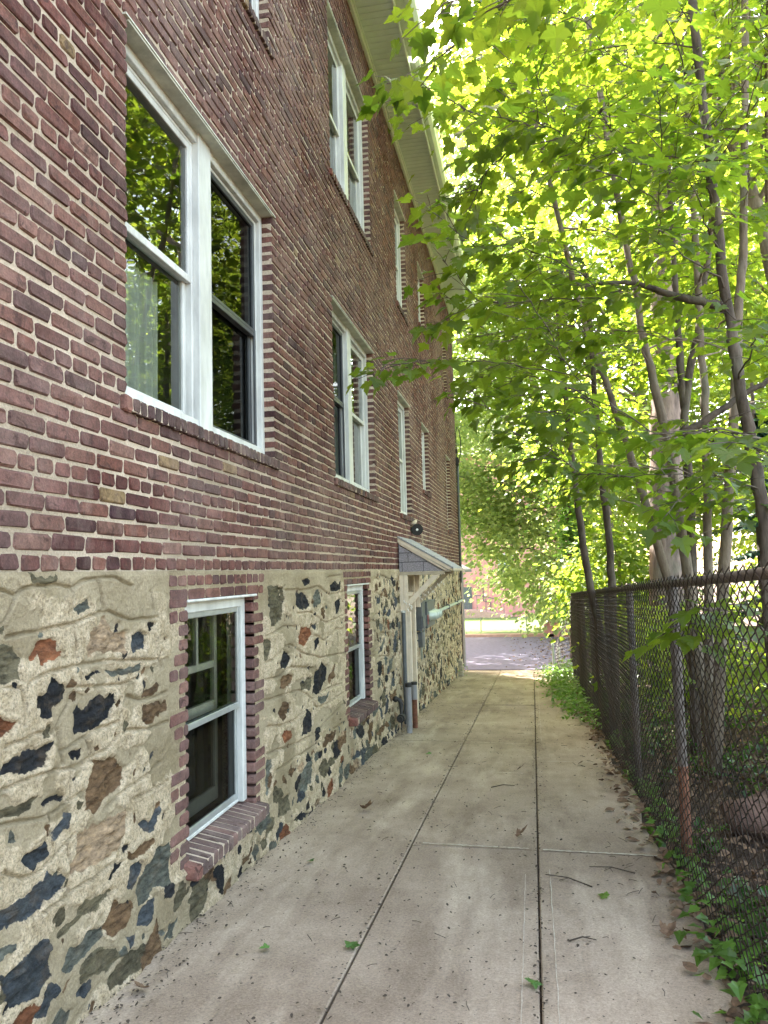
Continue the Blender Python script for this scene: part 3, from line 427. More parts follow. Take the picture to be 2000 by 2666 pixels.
TIPS=[(2.78,8.63,2.07),(3.88,7.12,5.5),(2.16,7.49,4.78),(2.44,5.83,4.78),(3.61,8.64,5.9),(3.29,5.82,3.7),(4.29,9.06,2.41),(2.86,8.11,6.69),(1.59,8.73,5.21),(2.17,7.2,4.18),(3.53,9.4,7.24),(4,8.6,6.78),(1.68,4.42,1.67),(4.36,8.46,5.4),(2.08,5.18,1.13),(4.25,9.27,7.17),(3.3,4.76,3.16),(2.16,8.4,1.44),(3.07,10.76,2.21),(1.32,9.5,4.59),(3.43,7.52,0.46),(2.15,6.82,4.1),(3.46,5.95,0.41),(3.15,7.26,1.03),(3.43,8.23,4.31),(1.28,8.52,3.9),(3.34,9.27,5.4),(3.17,10.15,3.68),(1.94,5.99,1.13),(2.89,8.77,2.13),(4.12,9.65,2.61),(4.1,8.17,3.48),(2.43,6.9,2.07),(1.89,5.84,1.86),(2.99,7.99,2.57),(1.71,7.71,2.71),(1.45,5.22,2.71),(2.84,4.66,2.38),(2.79,7.5,5.62),(1.52,9.33,3.53),(3.76,8.71,4.15),(2.5,5.39,2.84),(2.76,9.03,3.41),(3.22,5.18,4.13),(2.24,5.38,1.83),(1.73,5.88,2.91),(4.26,9.25,3.13),(2.22,7.18,4.33),(2.1,8.57,5.16),(3.63,7.44,5.91),(3.08,6.11,3.75),(1.37,7.16,2.57),(3.28,7.45,4.26),(1.6,7.43,4.51),(2.16,8.41,4.59),(2.51,6.03,4.81),(4.31,9.81,3.7),(3.28,9.17,2.93),(3.35,6.27,4.05),(3.97,8.81,6.62),(2.78,6.21,2.94),(3.17,5.9,4.44),(2.5,4.8,0.29),(3.75,7.96,5.02),(4.03,7.8,5.29),(1.97,7.86,5.6),(1.79,4.83,3.82),(2,7.76,4.54),(1.83,8.2,6.59),(2.03,5.65,0.66),(2.59,8.43,5.27),(2.24,5.93,4.3),(1.66,5.61,1.43),(3.14,8.24,2.49),(2.86,8.98,5.7),(2.26,8.63,4.96),(2.53,5.93,3.2),(1.54,6.54,2.3),(1.87,8.78,6.46),(2.72,7.56,1.45),(1.82,4.64,3.56),(0.97,9.03,7.55),(1.92,4.31,1),(1.96,6.46,0.86),(0.98,6.16,4.06),(3.33,10.14,2.93),(1.29,8.34,2.56),(3.71,6.35,3.23),(2.2,8.35,5.08),(2.87,5.96,4.08),(2.91,8.5,0.77),(2.73,4.73,2.3),(2.13,5.08,2.8),(1.83,4.78,2.84),(1.78,5.02,2.08),(1.55,7.49,5.74),(2.1,6.68,2.52),(3.06,10.69,2.7),(1.25,6.35,4.88),(2.99,5.32,2.97),(2.28,4.86,3.06),(2.8,5.73,4.46),(1.48,5.11,2.8),(1.98,8.44,4.95),(2.32,7.22,0.91),(2.95,5.32,2.69),(1.3,6.21,1.9),(2.26,4.78,3.87),(1.93,6.44,3.53),(4.05,10.28,2.51),(3.22,6.37,4.55),(3.67,6.97,3.06),(4.79,10.65,4.09),(2.09,9.41,7.55),(1.37,7.58,5.24),(1.61,5.97,1.45),(1.68,9.43,6.09),(2.79,4.75,0.73),(2.89,7.09,0.84),(2.72,4.43,2.26),(2.11,5.65,2.06),(1.77,4.59,2.69),(1.49,7.17,3.87),(3.39,9.43,4.71),(1.61,8.47,3.2),(3.44,9.2,5.25),(1.41,4.93,1.35),(3.78,10.73,3.11),(2.79,5.78,1.94),(2.12,4.35,2.24),(1.87,8,5.6),(3.61,7.46,0.8),(1.15,9.07,3.17),(2.77,4.87,3.07),(2.46,8.22,1.44),(1.46,7.78,4.85),(3.18,4.62,2.98),(2.47,5.68,3.85),(2.78,9.5,2.98),(3.3,7.18,0.54),(4.15,8.19,5.05),(2.98,7.1,1.28),(3.37,5.14,3.65),(1.73,8.12,3.85),(3.15,6.81,5.08),(2.21,5.24,2.77),(2.72,8.14,4.28),(4.37,8.47,6.24),(2.71,5.23,3.03),(2.23,8.37,4.61),(3.5,6.23,3.11),(2.23,8.6,2.41),(2.46,6.48,3.82),(4.21,10.13,4.04),(4.53,9.05,3.39),(3.84,8.5,6.82),(1.76,6.02,5.05),(2.08,7.37,3.89),(2.5,4.8,2),(1.99,9.09,3.3),(3.61,8.97,4.34),(2.84,5.19,0.55),(3.75,9.38,4.47),(4,6.9,4.28),(1.36,6.21,2.93),(2.65,5.56,4),(2.11,6.7,5.23),(3.47,5.65,4.35),(2.03,8.45,5.28),(1.66,5.45,1.22),(2.69,5.2,3.87),(2.69,6.64,3.47),(2.21,9.36,3.46),(1.19,8.35,3.43),(3.38,8.52,6.91),(1.9,7.8,3.39),(3.45,7.29,5.56),(1.71,6.27,5.24),(2.05,9.18,2.89),(1.69,8.27,3.45),(3.56,9.73,3.87),(3.37,6.55,4.55),(2.07,5.78,2.2),(2,5.04,4),(1.66,9.36,6.87),(1.25,8.58,5.41),(3.49,8.78,5.3),(2.8,7.89,4.04),(1.14,8.98,5.77),(2.27,4.72,3.89),(2.79,8.3,6.08),(2.69,8.02,2.73),(2.59,4.9,3.64),(2.09,9.05,2.88),(3.31,7.95,6.04),(3.92,8.45,5.98),(1.46,4.33,2.65),(3.43,8.56,3.48),(1.17,6.56,5.21),(2.11,7.03,2.02),(2.29,9.08,3.68),(2.34,6.9,2.09),(1.51,6.07,4.66),(1.2,7.94,2.73),(4.42,8.52,5.97),(1.65,7.9,6.07),(4.14,10.03,3.52),(3.04,6.84,4.15),(1.65,4.88,3.78),(3.36,8.95,4.38),(1.85,4.59,3.02),(2.28,5.18,3.08),(4.58,9.68,4.2),(2.28,6.14,2.94),(2,7.36,4.94),(3.98,7.91,3.95),(4.23,8.7,4.71),(2.17,4.8,3.46),(4.51,9.55,4.14),(1.37,6.05,1.52),(2.05,7.78,1.82),(3.06,8.39,2.07),(1.75,8.3,6.71),(1.53,7.93,2.93),(3.79,10.79,2.65),(3.08,8.81,4.28),(3.1,8.35,4.57),(2.21,7.82,2.1),(3.42,7.26,4.94),(3.32,5.52,0.81),(1.39,8.01,6.84),(2.78,10.37,2.5),(1.68,8.46,3.08),(1.86,4.86,1.41),(1.83,4.7,0.94),(3.87,10.31,2.21),(2.81,4.53,1.47),(1.16,6.49,5.28),(1.39,6.74,1.78),(4.13,9.23,2.48),(3.48,8.91,2.42),(3.5,7.45,0.77),(2.02,6.43,4.41),(3.35,7.45,4.89),(2.97,5.09,2.63),(2.4,5.4,2.89),(1.53,5.43,4.64),(1.89,4.39,3.33),(3.98,9.18,5.03),(2.95,11.02,2.53),(3.04,10.68,4.25),(1.07,8.72,5.39),(2.82,8.34,6.26),(1.93,8.89,5.18),(3.5,8.11,4.57),(4.28,9.35,2.87),(2.16,8.09,6.34),(1.37,5.06,3.14),(1.49,6.52,5.08),(3.75,6.51,4.71),(2.26,8.92,6.78),(1.5,7.06,2.09),(3.35,5.89,4.45),(1.35,8.75,5.58),(2.26,7.32,4.06),(3.95,9.22,3.32),(2,6.99,5.14),(3.5,6.62,3.71),(2.37,5.59,2),(2.86,8.01,4.77),(3.53,10.77,4.46),(1.53,5.2,1.79),(4.04,8.58,4.37),(4.06,8.59,0.73),(1.9,7.84,4.99),(1.93,7.07,2.45),(1.41,8.73,7.25),(2.89,7.28,4.55),(2.71,8.99,3.82),(3,9.22,6.4),(1.44,4.74,2.02),(3.33,7.07,4.48),(1.58,4.89,3.18),(2.52,4.44,1.89),(3.89,9.14,2.2),(2.24,4.67,2.8),(1.38,5.25,2.53),(2,5.89,1.02),(1.84,7.91,4.64),(1.29,6.3,5.43),(1.13,8.05,5.57),(2.72,8.35,5.01),(3.41,10.22,2.5),(1.95,5.09,2.03),(3.14,7.17,3.85),(1.31,7.76,3.65),(2.82,7.03,5.02),(2.28,5.14,3.45),(3.96,7.28,5.67),(1.53,6.12,5.1),(3.65,6.55,4.81),(2.04,7.19,4.54),(2.3,8.06,5.77),(3.08,7.46,3.27),(2.77,7.31,5.77),(3.01,8.14,4.52),(1.66,7.82,2.73),(2.89,9.52,3.17),(2.33,8.5,2.2),(2.05,9.46,3.63),(1.4,9.32,2.55),(3.1,9.5,3.74),(2.85,9.33,2.55),(3.38,8.06,3.17),(2.88,7.23,0.49),(2.81,9.33,7.38),(1.57,4.71,2.09),(1.3,8.7,5.31),(1.34,9.26,2.15),(1.69,6.25,4.03),(2.85,8.3,3.67),(3.33,6.99,5.07),(3.54,8.97,3.45),(1.98,6.07,5.12),(4.43,8.87,2.18),(1.91,7.06,2.97),(2.24,8.55,5.03),(1.35,5.15,2.63),(2.9,9.08,3.7),(1.64,6.36,4.19),(2.37,8.88,5.91),(2.08,5.03,3.93),(4.6,10.91,3.84),(3.06,4.78,1.37),(2.47,5.93,3.9),(3.36,6.53,0.75),(4.3,9.42,5.33),(1.2,9.12,2.93),(2.89,6.53,5.15),(1.68,5.88,4.18),(2.2,6.11,3.25),(3.31,5.71,4.14),(3.14,7.82,1.78),(1.94,5.85,4),(3.3,5.72,0.44),(2.9,5.56,2.35),(1.7,6.3,3.81),(3.1,11.11,4.72),(1.95,9.21,1.93),(2.9,9.26,3.3),(2.75,6.04,3.36),(2.85,6.98,3.72),(4.25,7.67,4.95),(3.08,9.03,5.34),(2.89,9.96,2.64),(2.92,6.1,3.4),(2.94,8.07,3.6),(3.8,10.42,3.76),(1.7,8.72,6.5),(3.44,8.07,5.16),(2.49,4.34,2.6),(2.8,10.36,2.12),(1.9,6.3,2.35),(2.33,5.67,0.65),(2.49,4.67,2.39),(3.15,9.03,2.73),(3.56,9.68,2.73),(2.94,8.24,2.59),(3.32,8.86,6.75),(4.41,9.09,3.72),(4.69,9.1,5.83),(3.27,6.1,1.68),(2.71,7.8,5.06),(2.37,4.33,3.4),(1.77,7.26,4.62),(2.99,7.67,4.34),(2.49,10.68,2.22),(3.18,6.1,1),(2.8,6.13,2.72),(2.27,9.44,6.31),(3.57,5.72,3.73),(3.09,7.16,3.63),(3.05,7.73,4.63),(1.06,7.5,5.11),(1.8,5.65,0.74),(1.68,6.37,4.87),(4.51,8.81,4.49),(4.32,8.67,2.27),(1.62,8.12,5.81),(2.24,6.04,3.61),(2.08,7.39,5.78),(1.26,6.11,1.41),(4.22,8.71,3.74),(3.58,9.01,4.69),(2.53,4.62,2.2),(1.34,6.65,3.42),(2.64,7.13,5.88),(3.46,7.01,0.54),(3.89,7.09,1.36),(2.74,11.1,3.92),(0.83,4.6,1.26),(0.94,5,1.41),(1.04,3.9,2.63),(1.12,4.1,2.65),(1.35,2.9,2.21),(1.54,3,2.24),(1.16,4.6,2.24),(1.2,5,2.08),(1.18,5.2,1.9),(1.56,5.6,0.77),(1.62,5.2,0.9),(1.65,5.4,0.98),(1.86,5,0.95),(2.06,6.2,0.6),(2.36,6,0.67),(1.23,6,1.36),(1.3,5.5,1.34),(1.11,5.2,1.71),(2.46,3.9,-0.2),(2.43,3.9,-0.31),(2.71,3.6,0.48),(2.67,3.8,0.6),(2.4,4.2,0.66),(2.32,4.4,0.72)]
# ---------------------------------------------------------------- ground
def gz(Y):
    Y=np.asarray(Y,float)
    return np.where(Y<19,-1.483-.05*Y,np.where(Y<31,-2.433-.021*(Y-19),np.where(Y<55,-2.685-.03*(Y-31),-3.405)))
def bank(X,Y):
    X=np.asarray(X,float); Y=np.asarray(Y,float)
    t=np.clip((X-2.5)/1.6,0,1); t=t*t*(3-2*t)
    return t*(.16+.25*fbm(X*.8,Y*.8,3,3)+np.clip(.25-.03*(Y-3),0,.25))
def tz(X,Y): return gz(Y)+bank(X,Y)-.03
def sheet(name,xs,ys,zf,mat,kind='structure',attrs=None):
    X,Y=np.meshgrid(xs,ys,indexing='ij'); Z=zf(X,Y); n,m_=X.shape
    V=np.stack([X,Y,Z],-1).reshape(-1,3); I=np.arange(n*m_).reshape(n,m_)
    F=np.stack([I[:-1,:-1],I[1:,:-1],I[1:,1:],I[:-1,1:]],-1).reshape(-1,4)
    return tag(mesh_np(name,V,[F],mat,smooth=True),kind=kind)
m=NM('forest_floor'); f=m.noise(6,6,.7); g=m.noise(60,4,.7)
c=m.mix(m.ramp(f,[(.35,0.),(.65,1.)]),(.038,.026,.017),(.11,.07,.045)); c=m.mix(.6,c,m.mix(1.,c,m.ramp(g,[(.3,.45),(.7,1.5)]),'MULTIPLY')); m.col(c).rough(.95).bump(g,.03); SOIL=m.m
m=NM('lawn_grass'); f=m.noise(1.2,5,.7); g=m.noise(70,3,.7)
c=m.mix(m.ramp(f,[(.3,0.),(.7,1.)]),(.07,.125,.02),(.115,.17,.035)); c=m.mix(.5,c,m.mix(1.,c,m.ramp(g,[(.3,.5),(.7,1.4)]),'MULTIPLY')); m.col(c).rough(.95).bump(g,.03); LAWN=m.m
sheet('ground',np.concatenate([np.linspace(-800,-60,6),np.linspace(-50,1.8,20),np.linspace(2,8,50),np.linspace(9,60,30),np.linspace(80,800,6)]),
      np.concatenate([np.linspace(-800,-60,6),np.linspace(-40,1,20),np.linspace(1.2,22,150),np.linspace(22.5,70,60),np.linspace(90,900,6)]),tz,SOIL)
# driveway slabs with open joints
mb=MB(); xs=[-.02,.88,1.67,2.42]; 
joints={0:[-6,-2.2,.3,2.1,8.86,12.4,15.8,19.0],1:[-6,-2.0,.6,2.2,4.97,8.70,12.2,15.6,19.0],2:[-6,-2.2,.4,2.0,4.94,7.76,11.6,15.2,19.0]}
for i in range(3):
    for a,b in zip(joints[i][:-1],joints[i][1:]):
        k=max(2,int((b-a)/.5)); dz=random.uniform(-.004,.004)
        ys_=np.linspace(a+.004,b-.004,k); x0=xs[i]+.0045; x1=xs[i+1]-.0045
        if i==2: x1s=[2.42-.10*max(0,(y-9)/10)-.08*max(0,(4-y)/3)+.05*math.sin(y*3.1)*.6+.02*math.sin(y*11) for y in ys_]
        else: x1s=[x1]*k
        e=.006
        V=[];
        for y,xx in zip(ys_,x1s):
            z=float(gz(y))+dz; V+=[(x0,y,z-.05),(x0,y,z-e),(x0+e,y,z),(xx-e,y,z),(xx,y,z-e),(xx,y,z-.05)]
        F=[(j*6+q,j*6+q+1,(j+1)*6+q+1,(j+1)*6+q) for j in range(k-1) for q in range(5)]
        F+=[(0,1,4,5),(1,2,3,4),((k-1)*6+5,(k-1)*6+4,(k-1)*6+1,(k-1)*6),((k-1)*6+4,(k-1)*6+3,(k-1)*6+2,(k-1)*6+1)]
        mb.add(V,F)
        # trowelled border lines beside the joint
tag(mb.build('driveway',CONC),kind='structure')
mb=MB()
for i,a in enumerate((joints[2])):
    pass
JL=simple('pale_joint_mortar',(.46,.41,.33),.9,var=.3,scale=40)
def strip(mb,pts,w,dz=.004):
    P=np.array(pts); 
    d=np.gradient(P,axis=0); nrm=np.c_[-d[:,1],d[:,0]]; nrm/=np.linalg.norm(nrm,axis=1)[:,None]
    ww=w*(0.5+rng.random(len(P)))[:,None]*.5
    A=P+nrm*ww; B=P-nrm*ww
    V=[(x,y,float(gz(y))+dz) for x,y in A]+[(x,y,float(gz(y))+dz) for x,y in B]; n=len(P)
    mb.add(V,[(n+i,n+i+1,i+1,i) for i in range(n-1)])
def wob(x0,y0,x1,y1,n,a): 
    t=np.linspace(0,1,n); return np.c_[x0+(x1-x0)*t+rng.normal(0,a,n),y0+(y1-y0)*t+rng.normal(0,a,n)]
for p,w_ in [((.95,5.0,1.62,4.97),.014),((1.70,4.96,2.40,4.93),.020),((1.72,7.76,2.3,7.76),.012),((.95,8.78,1.6,8.72),.012),((.1,8.86,.8,8.86),.010),((1.30,7.2,1.55,7.18),.012)]:
    strip(mb,wob(*p,40,.004),w_,.0068)
for p,w_ in [((1.735,4.6,1.735,1.0),.0038),((1.60,4.5,1.60,1.0),.003),((1.735,19,1.735,8.9),.0035)]:
    strip(mb,wob(*p,50,.0012),w_,.0062)
tag(mb.build('joint_lines',JL),kind='structure')
sheet('parking_lot',np.linspace(-30,14,45),np.linspace(19.02,31.1,25),lambda X,Y:gz(Y)+.012+0*X+np.where(X>2.6,-.05*(X-2.6),0),ASPH)
mb=MB(); mb.box(-30,2.5,31.0,31.35,-2.95,-2.56); tag(mb.build('kerb',KERB,bevel=.02),kind='structure')
sheet('lawn',np.linspace(-40,3.0,40),np.linspace(31.36,54,30),lambda X,Y:gz(Y)+.10+0*X,LAWN)

# ---------------------------------------------------------------- brick building
BLD=thing('brick_building','long dark red brick house with rubble stone base beside the driveway','building',(0,9,-1.9))
C0=.033; CH=.0697
snap=lambda z:C0+round((z-C0)/CH)*CH-.005
WIN=[]  # Y0,Y1,Z0,Z1,units
for a in [(3.037,5.02,.83,2.53,2),(6.70,8.55,.845,2.51,2),(10.24,11.25,.80,2.49,1),(12.55,13.42,1.35,2.49,1),(16.3,17.05,.88,2.50,1),
          (3.037,5.03,3.77,5.45,2),(6.75,8.62,3.77,5.45,2),(10.40,11.32,3.79,5.40,1),(12.65,13.42,4.20,5.25,1),(16.35,17.05,3.95,5.43,1)]:
    WIN.append((a[0],a[1],snap(a[2]),snap(a[3]),a[4]))
Y0B,Y1B,ZT=-2.5,18.7,6.24
def brick_mesh(B,Xc=None):
    """B rows: y0,y1,z0,z1,xf,xb ; colour array -> verts, faces, per-vertex colours"""
    B=np.asarray(B,float); n=len(B)
    y0,y1,z0,z1,xf,xb=B.T
    c=.009; e=.0075
    def ring(i):
        yy=np.stack([y0+i+c,y1-i-c,y1-i,y1-i,y1-i-c,y0+i+c,y0+i,y0+i],1); zz=np.stack([z0+i,z0+i,z0+i+c,z1-i-c,z1-i,z1-i,z1-i-c,z0+i+c],1); return yy,zz
    ya,za=ring(0); yb,zb=ring(.0045)
    tilt=rng.normal(0,.0009,(n,1)); tl2=rng.normal(0,.0008,(n,1))
    xr=(xf-e)[:,None]+0*ya; xfr=xf[:,None]+tilt*np.sign(yb-(y0+y1)[:,None]/2)+tl2*np.sign(zb-(z0+z1)[:,None]/2)
    V=np.stack([np.concatenate([xb[:,None]+0*ya,xr,xfr],1),np.concatenate([ya,ya,yb],1),np.concatenate([za,za,zb],1)],-1)
    V[:,8:]+=rng.normal(0,.0011,V[:,8:].shape); V[:,8:16,1:]+=rng.normal(0,.0019,V[:,8:16,1:].shape)
    base=(np.arange(n)*24)[:,None]
    F=[]
    for j in range(8):
        k=(j+1)%8; F.append(base+np.array([[j,k,8+k,8+j]])); F.append(base+np.array([[8+j,8+k,16+k,16+j]]))
    F4=np.stack(F,1).reshape(-1,4); F8=base+np.arange(16,24)[None]
    return V.reshape(-1,3),F4,F8
PAL=np.array([1.,.98,1.])*np.array([.75,.78,.74])*np.array([(.165,.062,.052),(.135,.052,.046),(.19,.076,.058),(.115,.046,.044),(.21,.092,.07),(.085,.038,.038),(.155,.07,.065),(.24,.125,.10)])
PP=np.array([.23,.2,.18,.13,.1,.06,.07,.03])
def bcols(n,pal=PAL,pp=PP):
    c=pal[rng.choice(len(pal),n,p=pp/pp.sum())]*(1+rng.normal(0,.09,(n,1))); 
    t=rng.random(n)<.006; c[t]=(.22,.15,.075); t=rng.random(n)<.012; c[t]=(.06,.03,.033); return c
bricks=[]; 
holes=[(a,b,c,d) for a,b,c,d,_ in WIN]+[(a-.055,b+.06,c-CH,c) for a,b,c,d,_ in WIN]
heads={0,5,11,17,23,29,35,41,47,53,59,65,71,77,83}
for k in range(89):
    z=C0+k*CH; zc=z+CH/2
    iv=[(Y0B,Y1B)]
    for a,b,c,d in holes:
        if c-.01<zc<d+.01:
            iv=[p for s_,e_ in iv for p in ((s_,min(e_,a)),(max(s_,b),e_)) if p[1]-p[0]>.03]
    hd=k in heads; L=.1075 if hd else .2125
    off=(k%2)*L*.5+(.02*math.sin(k*1.7)) if not hd else .03*math.sin(k)
    for s_,e_ in iv:
        js=np.arange(math.floor((s_-Y0B-off)/L)-1,math.ceil((e_-Y0B-off)/L)+2)
        pos=Y0B+off+js*L+ .006*np.sin(js*12.9898+k*78.2)
        seg=[[max(y+.0065,s_+.001),min(y2-.0065,e_-.001)] for y,y2 in zip(pos[:-1],pos[1:])]; seg=[q for q in seg if q[1]-q[0]>.004]
        if len(seg)>1 and seg[0][1]-seg[0][0]<.07: seg[1][0]=s_+.001; seg.pop(0)
        if len(seg)>1 and seg[-1][1]-seg[-1][0]<.07: seg[-2][1]=e_-.001; seg.pop()
        if seg: seg[0][0]=min(seg[0][0],s_+.001); seg[-1][1]=max(seg[-1][1],e_-.001)
        for a,b in seg:
            dz=.0035*math.sin(y*1.3+k*.9)+random.gauss(0,.0012); h=random.gauss(0,.0012)
            bricks.append((a,b,z+.0069+dz+random.uniform(-.0012,.0015),z+CH-.0069+dz+h,max(-.003,min(.004,random.gauss(0,.0016))),-.105))
V,F4,F8=brick_mesh(bricks); nb=len(bricks); bc=bcols(nb)
# mortar plane with openings
def wall_cells(ys,zs,hl,x):
    V=[];F=[]
    for a,b in zip(ys[:-1],ys[1:]):
        for c,d in zip(zs[:-1],zs[1:]):
            if any(p<(a+b)/2<q and r<(c+d)/2<s for p,q,r,s in hl): continue
            i=len(V); V+=[(x,a,c),(x,b,c),(x,b,d),(x,a,d)]; F.append((i,i+1,i+2,i+3))
    return V,F
mh=[(a-.004,b+.004,c-.004,d+.004) for a,b,c,d,_ in WIN]
ys=sorted({Y0B,Y1B,*[v for h in mh for v in h[:2]]}); zs=sorted({C0,ZT,*[v for h in mh for v in h[2:]]})
MV,MF=wall_cells(ys,zs,mh,-.0082)
for a,b,c,d in mh:      # mortar in the reveals
    for P in ([(0,a,c),(0,a,d)],[(0,b,c),(0,b,d)],[(0,a,d),(0,b,d)],[(0,a,c),(0,b,c)]):
        i=len(MV); MV+=[(-.0082,P[0][1],P[0][2]),(-.0082,P[1][1],P[1][2]),(-.20,P[1][1],P[1][2]),(-.20,P[0][1],P[0][2])]; MF.append((i,i+1,i+2,i+3))
i=len(MV); MV+=[(-.0082,Y1B-.002,C0),(-.0082,Y1B-.002,ZT),(-9,Y1B-.002,ZT),(-9,Y1B-.002,C0)]; MF.append((i,i+1,i+2,i+3))
allV=np.concatenate([V,np.array(MV)])-np.array(BLD.location); MFa=np.array(MF)+len(V)
mesh_np('brick_wall',allV,[F4,F8,MFa],[BRICK,MORTAR],BLD,mat_idx=[0]*(len(F4)+len(F8))+[1]*len(MFa),attrs={'bcol':np.concatenate([np.repeat(bc,24,0),np.zeros((len(MV),3))])})

# ---- rubble stone foundation
SC={'k':(.020,.022,.026),'b':(.050,.060,.070),'g':(.105,.115,.10),'n':(.125,.08,.045),'r':(.17,.07,.035),'t':(.30,.225,.15),'o':(.105,.095,.062)}
Yg=np.concatenate([np.linspace(Y0B,1.35,50),np.exp(np.linspace(math.log(1.4),math.log(18.72),1300))]); NZ=340
tt=np.linspace(0,1,NZ); YY=np.repeat(Yg[:,None],NZ,1); ZZ=(gz(Yg)-.06)[:,None]*(1-tt)[None]+C0*tt[None]
hole_f=[(3.60,4.57,-1.40,-.11),(7.02,7.98,-1.35,-.10),(10.08,10.92,-2.2,-.03)]
surr=[(3.40,4.76,-1.42,.05),(6.86,8.14,-1.36,.05),(9.93,11.05,-2.3,.0)]
wy=YY+.020*fbm(YY*14,ZZ*14,4,21)*1.6; wz=ZZ+.020*fbm(YY*14,ZZ*14,4,45)*1.6
stone=np.full(YY.shape,-1.); scol=np.zeros(YY.shape+(3,)); sx=np.zeros(YY.shape)
def sdf(P,y,z):
    P=np.asarray(P); d=np.full(y.shape,1e9); ins=np.zeros(y.shape,bool); n=len(P)
    for i in range(n):
        a=P[i];b=P[(i+1)%n]; e=b-a; wy_=y-a[0]; wz_=z-a[1]; t=np.clip((wy_*e[0]+wz_*e[1])/(e@e+1e-12),0,1)
        d=np.minimum(d,np.hypot(wy_-t*e[0],wz_-t*e[1])); cnd=((a[1]>z)!=(b[1]>z))
        with np.errstate(all='ignore'): ins^=cnd&(y<(b[0]-a[0])*(z-a[1])/(b[1]-a[1]+1e-12)+a[0])
    return np.where(ins,d,-d)
def put(c,P,proud=0.):
    P=np.asarray(P); m_=.06; i0=np.searchsorted(Yg,P[:,0].min()-m_); i1=np.searchsorted(Yg,P[:,0].max()+m_)
    if i1<=i0: return
    s_=slice(i0,i1); d=sdf(P,wy[s_],wz[s_])
    lvl=d/.012; up=lvl>stone[s_]
    stone[s_]=np.where(up,lvl,stone[s_]); col=np.array(SC[c])*random.uniform(.75,1.3)
    scol[s_]=np.where((up&(d>-.04))[...,None],col,scol[s_]); 
    sl_=(random.uniform(-.08,.08),random.uniform(-.08,.08)); cy,cz=P.mean(0)
    sx[s_]=np.where(up&(d>-.04),proud+np.clip(sl_[0]*(YY[s_]-cy)+sl_[1]*(ZZ[s_]-cz),-.008,.008),sx[s_])
placed=[]
for c,P in STONES: put(c,P); placed.append(np.mean(P,0))
def rnd_stone(y,z,w_,h_,c,proud=0):
    n=random.randint(6,9); a0=random.uniform(-.5,.5); P=[]
    for i in range(n):
        t=2*math.pi*i/n+random.uniform(-.25,.25); r=random.uniform(.75,1.15)
        u=math.cos(t)*w_*r; v=math.sin(t)*h_*r; P.append((y+u*math.cos(a0)-v*math.sin(a0),z+u*math.sin(a0)+v*math.cos(a0)))
    put(c,P,proud); placed.append(np.array((y,z)))
def far_enough(y,z,d): return all(abs(p[0]-y)+abs(p[1]-z)>d for p in placed)
tries=0; nn=0
while nn<900 and tries<120000:
    tries+=1; y=1.2+17.4*random.random()**1.0; zb=float(gz(y)); z=random.uniform(zb-.02,C0-.06)
    near=y<8.4
    if near and (z>zb+.42 and y>2.05): continue
    if any(a-.02<y<b+.02 and c<z<d for a,b,c,d in surr): continue
    s_=random.uniform(.035,.13)*(1.15 if z<zb+.35 else .9)
    if not far_enough(y,z,s_*1.1+(.068 if y>7.9 else .072)): continue
    rnd_stone(y,z,s_*random.uniform(.9,1.6),s_*random.uniform(.55,.95),random.choices('kbgnrto',[.2,.16,.2,.18,.05,.07,.2])[0],.004 if z<zb+.3 else 0); nn+=1
for _ in range(420):     # small chips showing through the pointing
    y=1.6+7*random.random(); z=random.uniform(float(gz(y)),-.12)
    if any(a-.02<y<b+.02 and c<z<d for a,b,c,d in surr) or not far_enough(y,z,.075): continue
    s_=random.uniform(.008,.022); rnd_stone(y,z,s_*random.uniform(.8,1.6),s_,random.choices('kbgno',[.35,.1,.15,.25,.15])[0]); placed.pop()
gro=np.zeros(YY.shape)
def groove(P):
    P=np.asarray(P); m_=.05; i0=np.searchsorted(Yg,P[:,0].min()-m_); i1=np.searchsorted(Yg,P[:,0].max()+m_)
    if i1<=i0: return
    s_=slice(i0,i1); y=YY[s_]+.006*fbm(YY[s_]*9,ZZ[s_]*9,2,5); z=ZZ[s_]+.008*fbm(YY[s_]*9,ZZ[s_]*9,2,6); d=np.full(y.shape,1e9); sg=np.zeros(y.shape)
    for a,b in zip(P[:-1],P[1:]):
        e=b-a; t=np.clip(((y-a[0])*e[0]+(z-a[1])*e[1])/(e@e+1e-12),0,1); dz_=z-a[1]-t*e[1]; dd=np.hypot(y-a[0]-t*e[0],dz_)
        sg=np.where(dd<d,dz_,sg); d=np.minimum(d,dd)
    w_=.0045+.0006*P[:,0].mean()
    g=-.022*np.exp(-(d/w_)**2)+.002*np.exp(-((sg+.011)/.004)**2)*(d<.018)
    gro[s_]=np.where(np.abs(g)>np.abs(gro[s_]),g,gro[s_])
for P in GROOVES: groove(P)
for r_ in range(9):      # wavy struck joints further along the wall
    z=-.22-.235*r_; y=8.2+random.uniform(0,.3); pts=[]
    while y<18.6:
        pts.append((y,z+random.uniform(-.06,.06)-.03*(y-8)))
        if random.random()<.18 and len(pts)>2:
            groove(pts); pts=[]; y+=random.uniform(.1,.5); continue
        if random.random()<.5: groove([(y,pts[-1][1]),(y+random.uniform(-.03,.03),pts[-1][1]-random.uniform(.12,.2))])
        y+=random.uniform(.15,.4)
    if len(pts)>1: groove(pts)
ms=np.clip(stone*.5+.5,0,1); ms=ms*ms*(3-2*ms)
skim=np.clip((fbm(YY*4.2,ZZ*6.0,4,91)+.05)/.10,0,1); skim=skim*skim*(3-2*skim); skim=np.maximum(skim,np.clip((ZZ+.20+.30*fbm(YY*3,ZZ*3,3,19))/.1,0,1)*np.clip((8.5-YY),0,1))
lip=.006*np.exp(-((stone+1.4)/1.1)**2)
